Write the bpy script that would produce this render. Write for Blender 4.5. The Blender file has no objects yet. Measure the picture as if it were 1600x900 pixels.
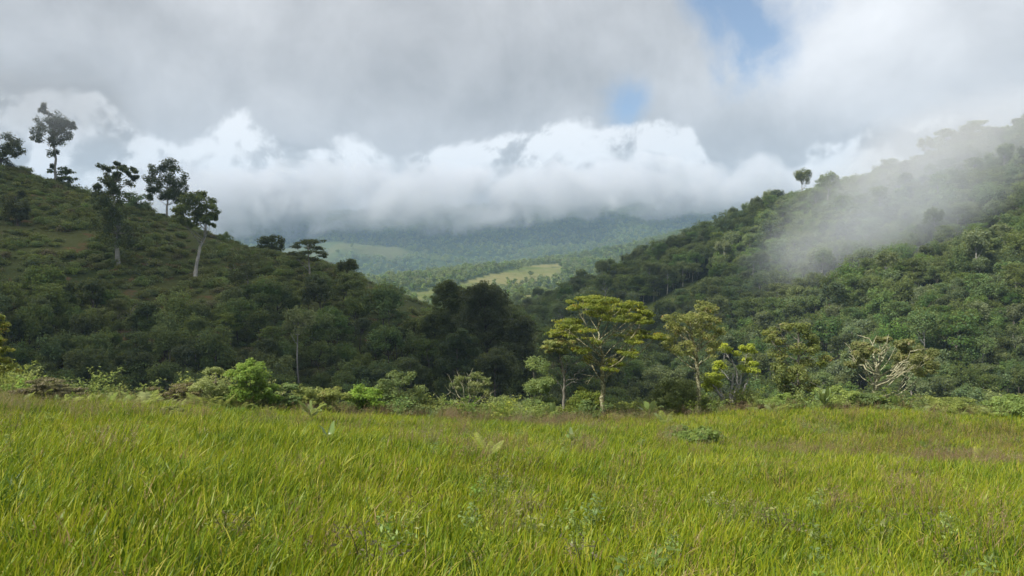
import bpy, math, random
import numpy as np
from mathutils import Vector

# ------------------------------------------------------------------ camera, world, sun, exposure
scene = bpy.context.scene
COL = scene.collection
F = 1186.0                      # focal length in photo pixels (1600 wide)
CAMZ = 1.7
cam_d = bpy.data.cameras.new('camera'); cam = bpy.data.objects.new('camera', cam_d); COL.objects.link(cam)
cam.location = (0, 0, CAMZ); cam.rotation_euler = (math.radians(90), 0, 0)
cam_d.sensor_width = 36.0; cam_d.lens = F/1600*36.0; cam_d.clip_end = 30000; cam_d.clip_start = 0.05
scene.camera = cam
scene.view_settings.view_transform = 'Standard'; scene.view_settings.look = 'None'
scene.view_settings.exposure = 0.35; scene.view_settings.gamma = 1.0
scene.cycles.volume_bounces = 2; scene.cycles.max_bounces = 6; scene.cycles.diffuse_bounces = 3
scene.cycles.transmission_bounces = 3; scene.cycles.transparent_max_bounces = 16
scene.cycles.use_denoising = True
try:
    scene.cycles.denoising_prefilter = 'ACCURATE'
except Exception: pass
scene.cycles.sample_clamp_indirect = 4.0

SUN_EL, SUN_ROT = math.radians(50), math.radians(236)
TO_SUN = Vector((math.sin(SUN_ROT)*math.cos(SUN_EL), math.cos(SUN_ROT)*math.cos(SUN_EL), math.sin(SUN_EL)))
sun_d = bpy.data.lights.new('sun', 'SUN'); sun = bpy.data.objects.new('sun', sun_d); COL.objects.link(sun)
sun_d.energy = 5.0; sun_d.angle = math.radians(0.6); sun_d.color = (1.0, 0.95, 0.87)
sun.rotation_euler = TO_SUN.to_track_quat('Z', 'Y').to_euler()
sun.location = (0, 0, 900)

class NT:
    """small helper for writing node graphs as expressions"""
    def __init__(s, tree): s.t = tree; s.n = tree.nodes; s.l = tree.links
    def node(s, typ, **kw):
        n = s.n.new(typ)
        for k, v in kw.items(): setattr(n, k, v)
        return n
    def put(s, sock, v):
        if isinstance(v, bpy.types.NodeSocket): s.l.new(v, sock)
        else: sock.default_value = v
    def m(s, op, a, b=0.0, c=0.0, clamp=False):
        n = s.node('ShaderNodeMath', operation=op, use_clamp=clamp)
        for i, v in enumerate((a, b, c)): s.put(n.inputs[i], v)
        return n.outputs[0]
    def add(s, a, b): return s.m('ADD', a, b)
    def sub(s, a, b): return s.m('SUBTRACT', a, b)
    def mul(s, a, b): return s.m('MULTIPLY', a, b)
    def v(s, op, a, b=(0, 0, 0), scale=1.0):
        n = s.node('ShaderNodeVectorMath', operation=op)
        s.put(n.inputs[0], a)
        if op == 'SCALE': s.put(n.inputs['Scale'], scale)
        else: s.put(n.inputs[1], b)
        return n.outputs['Value' if op in ('DOT_PRODUCT', 'LENGTH', 'DISTANCE') else 'Vector']
    def noise(s, vec, scale, detail=4, rough=0.5, dist=0.0):
        n = s.node('ShaderNodeTexNoise'); s.put(n.inputs['Vector'], vec)
        s.put(n.inputs['Scale'], scale); s.put(n.inputs['Detail'], detail); s.put(n.inputs['Roughness'], rough); s.put(n.inputs['Distortion'], dist)
        return n.outputs[0]
    def smooth(s, x, lo, hi, a=0.0, b=1.0, typ='SMOOTHSTEP'):
        n = s.node('ShaderNodeMapRange', interpolation_type=typ)
        for i, vv in enumerate((x, lo, hi, a, b)): s.put(n.inputs[i], vv)
        return n.outputs[0]
    def mix(s, f, a, b):
        n = s.node('ShaderNodeMix', data_type='RGBA'); s.put(n.inputs[0], f)
        for k, v in ((6, a), (7, b)):
            if not isinstance(v, bpy.types.NodeSocket) and len(v) == 3: v = (*v, 1)
            s.put(n.inputs[k], v)
        return n.outputs[2]

def pdir(px, py):
    v = Vector(((px-800)/F, 1.0, (450-py)/F)); v.normalize(); return tuple(v)

world = bpy.data.worlds.new('World'); scene.world = world; world.use_nodes = True
w = NT(world.node_tree); w.n.clear()
out = w.node('ShaderNodeOutputWorld'); bg = w.node('ShaderNodeBackground')
sky = w.node('ShaderNodeTexSky', sky_type='NISHITA'); sky.sun_disc = False
sky.sun_elevation = SUN_EL; sky.sun_rotation = SUN_ROT; sky.altitude = 900; sky.air_density = 1.0; sky.dust_density = 0.6
tc = w.node('ShaderNodeTexCoord'); D = tc.outputs['Generated']
sep = w.node('ShaderNodeSeparateXYZ'); w.l.new(D, sep.inputs[0]); DX, DY, DZ = sep.outputs
warp = w.node('ShaderNodeTexNoise'); w.put(warp.inputs['Vector'], D); w.put(warp.inputs['Scale'], 2.6); w.put(warp.inputs['Detail'], 3)
Dw = w.v('ADD', D, w.v('SCALE', w.v('SUBTRACT', warp.outputs['Color'], (0.5, 0.5, 0.5)), scale=0.16))
def blob(px, py, r_in, r_out):            # 1 near a direction of the sky, 0 away from it
    return w.smooth(w.v('DISTANCE', Dw, pdir(px, py)), r_in, r_out, 1.0, 0.0)
blue = w.v('SCALE', sky.outputs[0], scale=0.115)
# high grey deck, broken here and there
deck_n = w.noise(Dw, 2.3, 7, 0.52)
deck_f = w.noise(Dw, 5.0, 8, 0.6)
deck_v = w.add(w.smooth(deck_n, 0.3, 0.72, 0.43, 0.57), w.mul(w.sub(deck_f, 0.5), 0.24))
dl = w.sub(w.noise(Dw, 3.2, 6, 0.58), w.noise(w.v('ADD', Dw, tuple(Vector((-0.3, -0.2, 0.93))*0.05)), 3.2, 6, 0.58))
deck_v = w.add(deck_v, w.mul(w.m('MINIMUM', w.m('MAXIMUM', dl, -0.16), 0.16), 0.75))
deck_v = w.add(deck_v, w.mul(blob(1330, 70, 0.02, 0.16), 0.22))
deck_v = w.add(deck_v, w.mul(blob(1560, 40, 0.02, 0.26), 0.10))
deck_v = w.sub(deck_v, w.mul(blob(1270, 230, 0.03, 0.2), 0.10))
deck_v = w.sub(deck_v, w.mul(blob(460, 190, 0.03, 0.3), 0.05))
deck_c = w.node('ShaderNodeCombineColor')
for i, k in enumerate((1.0, 1.0, 1.015)): w.put(deck_c.inputs[i], w.mul(deck_v, k))
gap_n = w.noise(Dw, 5.5, 8, 0.6)
gapb = w.m('MAXIMUM', blob(1170, 45, 0.03, 0.14), w.m('MAXIMUM', blob(955, 145, 0.01, 0.075), w.mul(blob(965, 222, 0.0, 0.06), 0.9)))
gapb = w.m('MAXIMUM', gapb, w.mul(blob(1290, 5, 0.0, 0.09), 0.75))
gapb = w.m('MAXIMUM', gapb, w.mul(w.smooth(w.noise(D, 1.7, 2, 0.5), 0.66, 0.8), w.smooth(DZ, 0.36, 0.5)))
gap = w.smooth(w.mul(gapb, w.add(1.0, w.mul(w.sub(gap_n, 0.5), 4.0))), 0.25, 1.15)
base = w.mix(w.mul(gap, 0.95), deck_c.outputs[0], blue)
# low bank of cumulus round the horizon
L = Vector((-0.42, -0.2, 0.9)).normalized()*0.022
bill = lambda vec: w.add(w.add(w.mul(w.noise(vec, 5.5, 2, 0.5), 0.55), w.mul(w.noise(vec, 12, 5, 0.6), 0.38)), w.mul(w.noise(vec, 34, 4, 0.6), 0.14))
cA = bill(Dw); cB = bill(w.v('ADD', Dw, tuple(L)))
cC = w.noise(Dw, 6.0, 4, 0.5); cD = w.noise(w.v('ADD', Dw, tuple(L*2.6)), 6.0, 4, 0.5)
cE = w.noise(Dw, 22.0, 6, 0.62); cF = w.noise(w.v('ADD', Dw, tuple(L*0.5)), 22.0, 6, 0.62)
lit = w.add(w.add(w.mul(w.smooth(w.sub(cA, cB), -0.05, 0.05), 0.42), w.mul(w.smooth(w.sub(cC, cD), -0.08, 0.07), 0.36)), w.mul(w.smooth(w.sub(cE, cF), -0.1, 0.1), 0.30))
cover = w.mul(w.smooth(w.add(DZ, w.mul(w.sub(w.noise(Dw, 4.2, 5, 0.55), 0.5), 0.24)), 0.235, 0.155), w.smooth(w.add(w.noise(D, 3.1, 3, 0.5), w.mul(blob(620, 290, 0.15, 0.5), 0.3)), 0.45, 0.62))
cmask = w.smooth(w.add(cA, w.mul(w.sub(cover, 0.5), 0.42)), 0.49, 0.61)
cum_v = w.add(w.mul(w.smooth(lit, 0.1, 0.8), 0.42), 0.42)
cum_v = w.m('MINIMUM', w.add(cum_v, w.mul(w.mul(blob(640, 300, 0.05, 0.36), lit), 0.16)), 0.90)
cum_c = w.node('ShaderNodeCombineColor')
for i, k in enumerate((0.99, 1.0, 1.015)): w.put(cum_c.inputs[i], w.mul(cum_v, k))
col = w.mix(w.mul(w.mul(cmask, w.m('GREATER_THAN', cover, 0.001)), w.smooth(cover, 0.0, 0.5)), base, cum_c.outputs[0])
w.put(bg.inputs[0], col); bg.inputs[1].default_value = 1.0
w.l.new(bg.outputs[0], out.inputs[0])
world.cycles.sampling_method = 'MANUAL'; world.cycles.sample_map_resolution = 512

# ------------------------------------------------------------------ helpers
def tag(o, label=None, cat=None, group=None, kind=None):
    if label: o['label'] = label
    if cat: o['category'] = cat
    if group: o['group'] = group
    if kind: o['kind'] = kind
    return o

def quads_mesh(name, V, Q, tint=None, smooth=False, mat=None, attrs=None):
    V = np.asarray(V, dtype=np.float32).reshape(-1, 3); Q = np.asarray(Q, dtype=np.int32).reshape(-1, 4)
    me = bpy.data.meshes.new(name)
    me.vertices.add(len(V)); me.vertices.foreach_set('co', V.ravel())
    me.loops.add(Q.size); me.loops.foreach_set('vertex_index', Q.ravel())
    me.polygons.add(len(Q)); me.polygons.foreach_set('loop_start', np.arange(0, Q.size, 4, dtype=np.int32))
    if smooth: me.polygons.foreach_set('use_smooth', np.ones(len(Q), dtype=bool))
    if tint is not None:
        a = me.attributes.new('tint', 'FLOAT', 'POINT'); a.data.foreach_set('value', np.asarray(tint, dtype=np.float32))
    for k, arr in (attrs or {}).items():
        a = me.attributes.new(k, 'FLOAT', 'POINT'); a.data.foreach_set('value', np.asarray(arr, dtype=np.float32))
    me.update(calc_edges=True); me.validate()
    if mat: me.materials.append(mat)
    return me

def obj(name, me, parent=None, loc=None, rot=None, scl=None):
    o = bpy.data.objects.new(name, me); COL.objects.link(o)
    if parent: o.parent = parent
    if loc is not None: o.location = loc
    if rot is not None: o.rotation_euler = rot
    if scl is not None: o.scale = scl
    return o

def empty(name, loc, rz=0.0, scl=1.0):
    o = bpy.data.objects.new(name, None); COL.objects.link(o); o.location = loc; o.rotation_euler = (0, 0, rz); o.scale = (scl,)*3
    o.empty_display_size = 0.2
    return o

class QB:
    """collects quads with a per-vertex tint"""
    def __init__(s): s.V = []; s.Q = []; s.T = []; s.n = 0
    def add(s, V, Q, T):
        V = np.asarray(V, float).reshape(-1, 3); s.V.append(V); s.Q.append(np.asarray(Q).reshape(-1, 4)+s.n)
        s.T.append(np.broadcast_to(np.asarray(T, float), (len(V),))); s.n += len(V)
    def mesh(s, name, mat, smooth=False):
        return quads_mesh(name, np.concatenate(s.V), np.concatenate(s.Q), np.concatenate(s.T), smooth, mat)

def norm(a): return a/np.maximum(np.linalg.norm(a, axis=-1, keepdims=True), 1e-9)

def leaves(qb, pos, nrm, size, rng, aspect=0.5, tint=None, fold=0.12, udir=None):
    n = len(pos)
    if n == 0: return
    nrm = norm(nrm); r = rng.normal(size=(n, 3)) if udir is None else udir
    u = norm(r-nrm*np.sum(r*nrm, axis=1, keepdims=True)); wv = np.cross(nrm, u)
    sz = (np.asarray(size)*rng.uniform(0.65, 1.3, n)).reshape(-1, 1)
    hw = sz*aspect*0.5
    a = pos-u*sz*0.5; t = pos+u*sz*0.5-nrm*sz*fold
    l = pos-u*sz*0.05+wv*hw+nrm*sz*fold*0.5; rr = pos-u*sz*0.05-wv*hw+nrm*sz*fold*0.5
    V = np.stack([a, rr, t, l], axis=1).reshape(-1, 3)
    Q = np.arange(n*4).reshape(-1, 4)
    T = rng.uniform(0, 1, n) if tint is None else tint
    qb.add(V, Q, np.repeat(T, 4))

def clump(qb, c, rad, n, size, rng, aspect=0.5, up=0.5, shell=0.3, tb=None):
    v = norm(rng.normal(size=(n, 3)))
    r = rng.uniform(0, 1, (n, 1))**shell
    bump = 1+0.25*np.sin(v[:, :1]*5+rng.uniform(0, 6))*np.cos(v[:, 2:]*4+rng.uniform(0, 6))
    pos = np.asarray(c)+v*r*np.asarray(rad)*bump
    nrm = v*0.9+rng.normal(size=(n, 3))*0.5+np.array([0, 0, up])
    t0 = rng.uniform(0.15, 0.85) if tb is None else tb
    leaves(qb, pos, nrm, size, rng, aspect, np.clip(t0+rng.normal(0, 0.16, n), 0, 1))

def tube(qb, P, R, sides=6, tint=0.5):
    P = np.asarray(P, float); R = np.asarray(R, float); k = len(P)
    tg = norm(np.gradient(P, axis=0)); ref = np.array([0.31, 0.95, 0.05])
    a = norm(np.cross(tg, ref)); b = np.cross(tg, a)
    th = np.linspace(0, 2*np.pi, sides, endpoint=False)
    ring = P[:, None, :]+R[:, None, None]*(np.cos(th)[None, :, None]*a[:, None, :]+np.sin(th)[None, :, None]*b[:, None, :])
    i = np.arange(k-1)[:, None]*sides; j = np.arange(sides)[None, :]; j2 = (j+1) % sides
    Q = np.stack([i+j, i+j2, i+sides+j2, i+sides+j], axis=-1)
    qb.add(ring, Q, tint)

def bez(a, b, c, n=7):
    t = np.linspace(0, 1, n)[:, None]
    return (1-t)**2*np.asarray(a)+2*t*(1-t)*np.asarray(b)+t*t*np.asarray(c)

def jitter(P, s, rng):
    P = np.array(P, float); P[1:-1] += rng.normal(0, s, (len(P)-2, 3)); return P

# value noise on a lattice, for the lie of the land
def vnoise(x, y, seed=0):
    xi = np.floor(x).astype(np.int64); yi = np.floor(y).astype(np.int64); fx = x-xi; fy = y-yi
    fx = fx*fx*(3-2*fx); fy = fy*fy*(3-2*fy)
    def h(a, b):
        k = (a*374761393+b*668265263+seed*982451653) & 0x7fffffff
        k = ((k ^ (k >> 13))*1274126177) & 0x7fffffff
        return ((k ^ (k >> 16)) & 0xffff)/65535.0
    return (h(xi, yi)*(1-fx)+h(xi+1, yi)*fx)*(1-fy)+(h(xi, yi+1)*(1-fx)+h(xi+1, yi+1)*fx)*fy
def fbm(x, y, seed=0, o=4):
    s = 0.0; a = 0.5; t = 0.0
    for i in range(o): s = s+a*vnoise(x*2**i+17.3*i, y*2**i-9.1*i, seed+i); t += a; a *= 0.5
    return s/t
def sstep(a, b, x):
    t = np.clip((x-a)/(b-a), 0, 1); return t*t*(3-2*t)
def smax(a, b, k):
    h = np.clip(0.5+0.5*(a-b)/k, 0, 1); return b*(1-h)+a*h+k*h*(1-h)

# ------------------------------------------------------------------ the lie of the land
def W(px, py, Y): return ((px-800)/F*Y, Y, CAMZ+(450-py)/F*Y)
def ridge(pts, step=6.0):
    P = [np.array(p, float) for p in pts]; o = []
    for a, b in zip(P[:-1], P[1:]):
        n = max(2, int(np.linalg.norm((b-a)[:2])/step)); t = np.linspace(0, 1, n, endpoint=False)[:, None]; o.append(a+(b-a)*t)
    o.append(P[-1][None]); return np.concatenate(o)
R_LEFT = ridge([W(-900, 60, 290), W(-500, 130, 250), W(-200, 206, 228), W(0, 272, 215), W(130, 311, 210), W(260, 358, 205), W(350, 384, 200), W(440, 402, 195),
                W(520, 436, 188), W(585, 464, 183), W(640, 490, 178), W(720, 545, 168), W(800, 640, 155)], 3)
R_MAIN = ridge([W(2300, 40, 300), W(1900, 130, 310), W(1600, 228, 330), W(1500, 268, 340), W(1400, 297, 355), W(1300, 322, 375), W(1200, 362, 400), W(1100, 396, 430), W(1050, 420, 455),
                W(1000, 446, 485), W(930, 482, 520), W(860, 520, 550), W(800, 550, 570)])
R_SPUR = ridge([W(1420, 335, 310), W(1330, 420, 275), W(1250, 478, 250), W(1190, 520, 232), W(1120, 585, 205), W(1060, 665, 182)], 4)
R_SPUR2 = ridge([W(1900, 250, 250), W(1750, 330, 230), W(1600, 480, 190), W(1500, 560, 165), W(1420, 620, 150)], 4)
R_DARK = ridge([W(1180, 385, 400), W(1120, 430, 385), W(1040, 475, 365), W(960, 545, 330), W(900, 600, 300)], 5)
R_PAST = ridge([W(560, 478, 820), W(640, 466, 900), W(700, 443, 1000), W(760, 421, 1120), W(800, 416, 1180), W(860, 412, 1240), W(950, 408, 1280)], 12)
R_MID = ridge([W(1250, 335, 1500), W(1080, 368, 1500), W(1010, 380, 1460), W(930, 400, 1400), W(870, 420, 1340), W(800, 440, 1250)], 12)
R_LOW = ridge([W(950, 452, 680), W(880, 456, 700), W(820, 462, 720), W(760, 474, 730), W(700, 490, 740)], 8)
R_FAR = ridge([W(-600, 300, 3300), W(200, 330, 3100), W(520, 338, 3000), W(800, 335, 3000), W(1100, 330, 3100), W(1900, 280, 3300)], 60)
R_FAR2 = np.concatenate([ridge(q, 40) for q in ([W(430, 345, 2950), W(500, 378, 2500), W(560, 425, 2100), W(600, 452, 1850)], [W(640, 350, 2950), W(680, 385, 2550), W(700, 428, 2150)], [W(560, 350, 2950), W(610, 392, 2600), W(640, 432, 2250)], [W(840, 345, 2950), W(830, 375, 2550), W(850, 402, 2200)], [W(740, 345, 2950), W(765, 385, 2600), W(800, 410, 2300)],
                         [W(980, 345, 2950), W(960, 372, 2600), W(1010, 385, 2300)])])
def rfield(x, y, R, k, c):
    best = np.full(x.shape, -1e9)
    for px_, py_, pz_ in R:
        best = np.maximum(best, pz_-k*(np.sqrt((x-px_)**2+(y-py_)**2+c*c)-c))
    return best
def edge_y(x): return 41.0+3.0*(fbm(x*0.09+5, x*0+2.2, 5, 2)-0.5)-0.06*np.abs(x)+4.0*sstep(-2, 9, x)
def meadow_h(x, y):
    z = np.where(y > 0, -0.0573*x-0.138*y, -0.0573*x-0.06*y)
    z = z+1.7*sstep(0, 19, x)*sstep(28, 41, y)*(1-0.0*x)-0.25*np.exp(-((y-27)/2.5)**2)*sstep(4, 12, x)
    z = z+0.22*(fbm(x*0.22, y*0.22, 3, 3)-0.5)+0.5*(fbm(x*0.07+9, y*0.07, 4, 2)-0.5)
    d = y-edge_y(x)
    return z-0.52*np.where(d > 0, np.sqrt(d*d+9)-3, 0.0)
NAMES = ['meadow_ground', 'valley_floor', 'hill_left', 'hill_right', 'middle_ridge', 'mountain_range']
def fields(x, y):
    x = np.asarray(x, float); y = np.asarray(y, float); r = np.hypot(x, y)
    m = meadow_h(x, y)
    m = np.where(y < -30, m+0*m, m)
    n1 = fbm(x*0.02, y*0.02, 11, 4)-0.5; n2 = fbm(x*0.08, y*0.08, 12, 3)-0.5
    vf = -31+8*n1+np.minimum(0, -(r-300)*0.0)+0*x
    hl = rfield(x, y, R_LEFT, 0.46, 10)+4*n1*sstep(0, 30, rfield_d(x, y, R_LEFT))+1.2*n2
    hr = rfield(x, y, R_MAIN, 0.45, 14)+9*n1*sstep(0, 60, rfield_d(x, y, R_MAIN))+1.5*n2
    hr = smax(hr, rfield(x, y, R_SPUR, 0.55, 12)+4*n1, 5)
    hr = smax(hr, rfield(x, y, R_SPUR2, 0.50, 12)+4*n1, 6)
    hr = smax(hr, rfield(x, y, R_DARK, 0.55, 10)+4*n1, 5)
    q1 = fbm(x*0.006, y*0.006, 21, 5)-0.5
    md = smax(rfield(x, y, R_PAST, 0.17, 60)+14*q1, rfield(x, y, R_MID, 0.26, 60)+40*q1, 15)
    md = smax(md, rfield(x, y, R_LOW, 0.22, 30)+10*q1, 8)
    q2 = fbm(x*0.0011+3, y*0.0011, 31, 6); rd = 1-np.abs(2*fbm(x*0.0016+7, y*0.0016+1, 41, 4)-1)
    rd2 = 1-np.abs(2*fbm(x*0.0045+1, y*0.0045+5, 43, 4)-1)
    fr = smax(rfield(x, y, R_FAR, 0.30, 60), rfield(x, y, R_FAR2, 0.42, 45), 25)+(70*(rd-0.6)+45*(rd2-0.6))*sstep(1500, 2100, r)
    far = smax(-32+sstep(2600, 4700, r)*330*(0.35+0.75*q2), fr, 25)
    return [m, vf, hl, hr, md, far]
def rfield_d(x, y, R):
    best = np.full(x.shape, 1e9)
    for px_, py_, _ in R[::3]: best = np.minimum(best, (x-px_)**2+(y-py_)**2)
    return np.sqrt(best)
def ground(x, y, want_id=False):
    f = fields(x, y)
    z = smax(f[1], f[2], 6); z = smax(z, f[3], 6); z = smax(z, f[4], 6); z = smax(z, f[5], 10)
    near = sstep(75, 60, np.asarray(y, float))*sstep(95, 60, np.abs(np.asarray(x, float)))
    z = np.where(np.asarray(y) < 60, np.maximum(f[0], z*1.0-400*near), smax(f[0], z, 3))
    if want_id: return z, np.argmax(np.stack([f[0]+np.where(np.asarray(y) < 60, 500*near, 0)]+f[1:]), axis=0)
    return z
def gz(x, y): return float(ground(np.array([x], float), np.array([y], float))[0])
def hit(px, py, y0=4.0, y1=900.0):
    Y = np.geomspace(y0, y1, 1500); X = (px-800)/F*Y; Z = CAMZ+(450-py)/F*Y; g = ground(X, Y)
    k = np.argmax(Z < g)
    if not (Z < g).any(): return None
    return float(X[k]), float(Y[k]), float(g[k])
def place(px, py, Y=None):
    """foot of a thing: where its ray meets the ground, or on the ground at a known distance"""
    if Y is None:
        h = hit(px, py)
        return h
    x = (px-800)/F*Y
    return (x, Y, gz(x, Y))
def to_px(x, y, z): return 800+F*x/y, 450-F*(z-CAMZ)/y

# ------------------------------------------------------------------ materials
MATS = {}
def new_mat(name):
    m = bpy.data.materials.new(name); m.use_nodes = True; t = NT(m.node_tree); t.n.clear()
    o = t.node('ShaderNodeOutputMaterial'); MATS[name] = m
    return m, t, o
def leaf_mat(name, dark, mid, light, trans=0.3, rough=0.5, spec=0.25, hue=0.03, val=0.35, odd=None):
    dark, mid, light = ([c*1.5 for c in q] for q in (dark, mid, light))
    m, t, o = new_mat(name)
    at = t.node('ShaderNodeAttribute', attribute_name='tint'); oi = t.node('ShaderNodeObjectInfo')
    geo = t.node('ShaderNodeNewGeometry')
    ramp = t.node('ShaderNodeValToRGB'); e = ramp.color_ramp.elements
    e[0].position = 0.08; e[0].color = (*dark, 1); e[1].position = 0.95; e[1].color = (*light, 1)
    k = e.new(0.5); k.color = (*mid, 1)
    if odd: k = e.new(0.99); k.color = (*odd, 1); e[2].position = 0.9
    t.put(ramp.inputs[0], at.outputs['Fac'])
    hsv = t.node('ShaderNodeHueSaturation'); t.put(hsv.inputs['Color'], ramp.outputs[0])
    rnd = oi.outputs['Random']; r2 = t.m('FRACT', t.mul(rnd, 37.31))
    t.put(hsv.inputs['Hue'], t.add(0.5, t.mul(t.sub(rnd, 0.5), 2*hue)))
    t.put(hsv.inputs['Value'], t.add(1.0, t.mul(t.sub(r2, 0.5), 2*val)))
    t.put(hsv.inputs['Saturation'], t.add(0.92, t.mul(t.sub(t.m('FRACT', t.mul(rnd, 91.7)), 0.5), 0.35)))
    p = t.node('ShaderNodeBsdfPrincipled'); t.put(p.inputs['Base Color'], hsv.outputs[0])
    p.inputs['Roughness'].default_value = rough; p.inputs['Specular IOR Level'].default_value = spec
    tr = t.node('ShaderNodeBsdfTranslucent')
    t.put(tr.inputs[0], t.mix(0.5, hsv.outputs[0], t.mix(1.0, hsv.outputs[0], (0.9, 1.0, 0.25))))
    mx = t.node('ShaderNodeMixShader'); mx.inputs[0].default_value = trans
    t.l.new(p.outputs[0], mx.inputs[1]); t.l.new(tr.outputs[0], mx.inputs[2]); t.l.new(mx.outputs[0], o.inputs[0])
    return m
def bark_mat(name, a, b, scale=6.0, lichen=None):
    m, t, o = new_mat(name)
    tcn = t.node('ShaderNodeTexCoord'); n = t.noise(tcn.outputs['Object'], scale, 6, 0.65)
    c = t.mix(t.smooth(n, 0.35, 0.65), a, b)
    if lichen: c = t.mix(t.smooth(t.noise(tcn.outputs['Object'], scale*1.7, 3, 0.6), 0.5, 0.58), c, lichen)
    p = t.node('ShaderNodeBsdfPrincipled'); t.put(p.inputs['Base Color'], c); p.inputs['Roughness'].default_value = 0.9
    p.inputs['Specular IOR Level'].default_value = 0.15
    bp = t.node('ShaderNodeBump'); bp.inputs['Strength'].default_value = 0.5; bp.inputs['Distance'].default_value = 0.03; t.put(bp.inputs['Height'], n)
    t.l.new(bp.outputs[0], p.inputs['Normal']); t.l.new(p.outputs[0], o.inputs[0]); return m

LEAF = dict(
    forest=leaf_mat('forest_leaf', (0.024, 0.044, 0.012), (0.056, 0.092, 0.022), (0.098, 0.138, 0.034), hue=0.035, val=0.42),
    fresh=leaf_mat('fresh_forest_leaf', (0.04, 0.066, 0.016), (0.066, 0.098, 0.022), (0.105, 0.135, 0.032), hue=0.02, val=0.3),
    forest_pale=leaf_mat('pale_forest_leaf', (0.05, 0.075, 0.028), (0.078, 0.105, 0.042), (0.115, 0.14, 0.06), hue=0.03, val=0.3),
    dark=leaf_mat('dark_leaf', (0.016, 0.028, 0.010), (0.028, 0.045, 0.015), (0.046, 0.066, 0.022), hue=0.02, val=0.2, trans=0.22),
    scrub=leaf_mat('scrub_leaf', (0.05, 0.075, 0.02), (0.08, 0.108, 0.03), (0.125, 0.145, 0.045), hue=0.04, val=0.4, odd=(0.14, 0.10, 0.05)),
    yellow=leaf_mat('yellow_green_leaf', (0.06, 0.08, 0.014), (0.12, 0.14, 0.022), (0.195, 0.19, 0.032), hue=0.01, val=0.1, trans=0.35, odd=(0.30, 0.17, 0.03)),
    olive=leaf_mat('olive_leaf', (0.06, 0.08, 0.015), (0.105, 0.128, 0.025), (0.165, 0.175, 0.038), hue=0.015, val=0.12, trans=0.3, odd=(0.20, 0.15, 0.05)),
    bright=leaf_mat('bright_leaf', (0.07, 0.115, 0.018), (0.12, 0.185, 0.028), (0.19, 0.26, 0.05), hue=0.02, val=0.15, trans=0.35),
    bush=leaf_mat('bush_leaf', (0.045, 0.080, 0.018), (0.08, 0.125, 0.026), (0.13, 0.175, 0.04), hue=0.02, val=0.2, trans=0.3),
    lime=leaf_mat('lime_leaf', (0.14, 0.18, 0.015), (0.23, 0.26, 0.02), (0.33, 0.34, 0.03), hue=0.01, val=0.1, trans=0.4),
    fern=leaf_mat('fern_leaf', (0.08, 0.11, 0.022), (0.14, 0.18, 0.035), (0.22, 0.25, 0.06), hue=0.02, val=0.2, trans=0.35),
    brown=leaf_mat('dry_leaf', (0.05, 0.04, 0.018), (0.085, 0.066, 0.03), (0.12, 0.10, 0.045), hue=0.015, val=0.2, trans=0.2),
    broad=leaf_mat('broad_leaf', (0.07, 0.11, 0.03), (0.11, 0.16, 0.045), (0.16, 0.21, 0.07), hue=0.01, val=0.1, trans=0.3, spec=0.5, rough=0.35),
)
BARK = dict(
    dark=bark_mat('dark_bark', (0.06, 0.05, 0.04), (0.12, 0.105, 0.085), 1.5),
    pale=bark_mat('pale_bark', (0.26, 0.25, 0.22), (0.40, 0.38, 0.34), 0.8),
    grey=bark_mat('grey_bark', (0.13, 0.12, 0.10), (0.24, 0.22, 0.18), 2.5),
    lichen=bark_mat('lichen_bark', (0.20, 0.19, 0.11), (0.33, 0.31, 0.19), 5, (0.47, 0.46, 0.31)),
    mossy=bark_mat('mossy_bark', (0.11, 0.10, 0.055), (0.22, 0.20, 0.10), 5, (0.36, 0.35, 0.22)),
)
def grass_mat():
    m, t, o = new_mat('grass_blade')
    at = t.node('ShaderNodeAttribute', attribute_name='tint'); oi = t.node('ShaderNodeObjectInfo'); geo = t.node('ShaderNodeNewGeometry')
    big = t.noise(geo.outputs['Position'], 0.16, 3, 0.55); med = t.noise(geo.outputs['Position'], 0.9, 3, 0.6)
    ramp = t.node('ShaderNodeValToRGB'); e = ramp.color_ramp.elements
    e[0].position = 0.0; e[0].color = (0.055, 0.11, 0.010, 1); e[1].position = 1.0; e[1].color = (0.36, 0.27, 0.12, 1)
    for ps, c in ((0.3, (0.18, 0.26, 0.012)), (0.58, (0.325, 0.365, 0.017)), (0.82, (0.46, 0.45, 0.05)), (0.92, (0.34, 0.25, 0.10))):
        k = e.new(ps); k.color = (*c, 1)
    f = t.add(at.outputs['Fac'], t.add(t.mul(t.sub(big, 0.5), 0.7), t.add(t.mul(t.sub(med, 0.5), 0.75), t.mul(t.sub(oi.outputs['Random'], 0.5), 0.22))))
    t.put(ramp.inputs[0], f)
    p = t.node('ShaderNodeBsdfPrincipled'); t.put(p.inputs['Base Color'], ramp.outputs[0]); p.inputs['Roughness'].default_value = 0.45
    p.inputs['Specular IOR Level'].default_value = 0.28
    tr = t.node('ShaderNodeBsdfTranslucent'); t.put(tr.inputs[0], ramp.outputs[0])
    mx = t.node('ShaderNodeMixShader'); mx.inputs[0].default_value = 0.38
    t.l.new(p.outputs[0], mx.inputs[1]); t.l.new(tr.outputs[0], mx.inputs[2]); t.l.new(mx.outputs[0], o.inputs[0]); return m
GRASS = grass_mat()
SEED = leaf_mat('seed_head', (0.10, 0.060, 0.035), (0.17, 0.105, 0.06), (0.26, 0.19, 0.10), trans=0.25, val=0.25)

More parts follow.
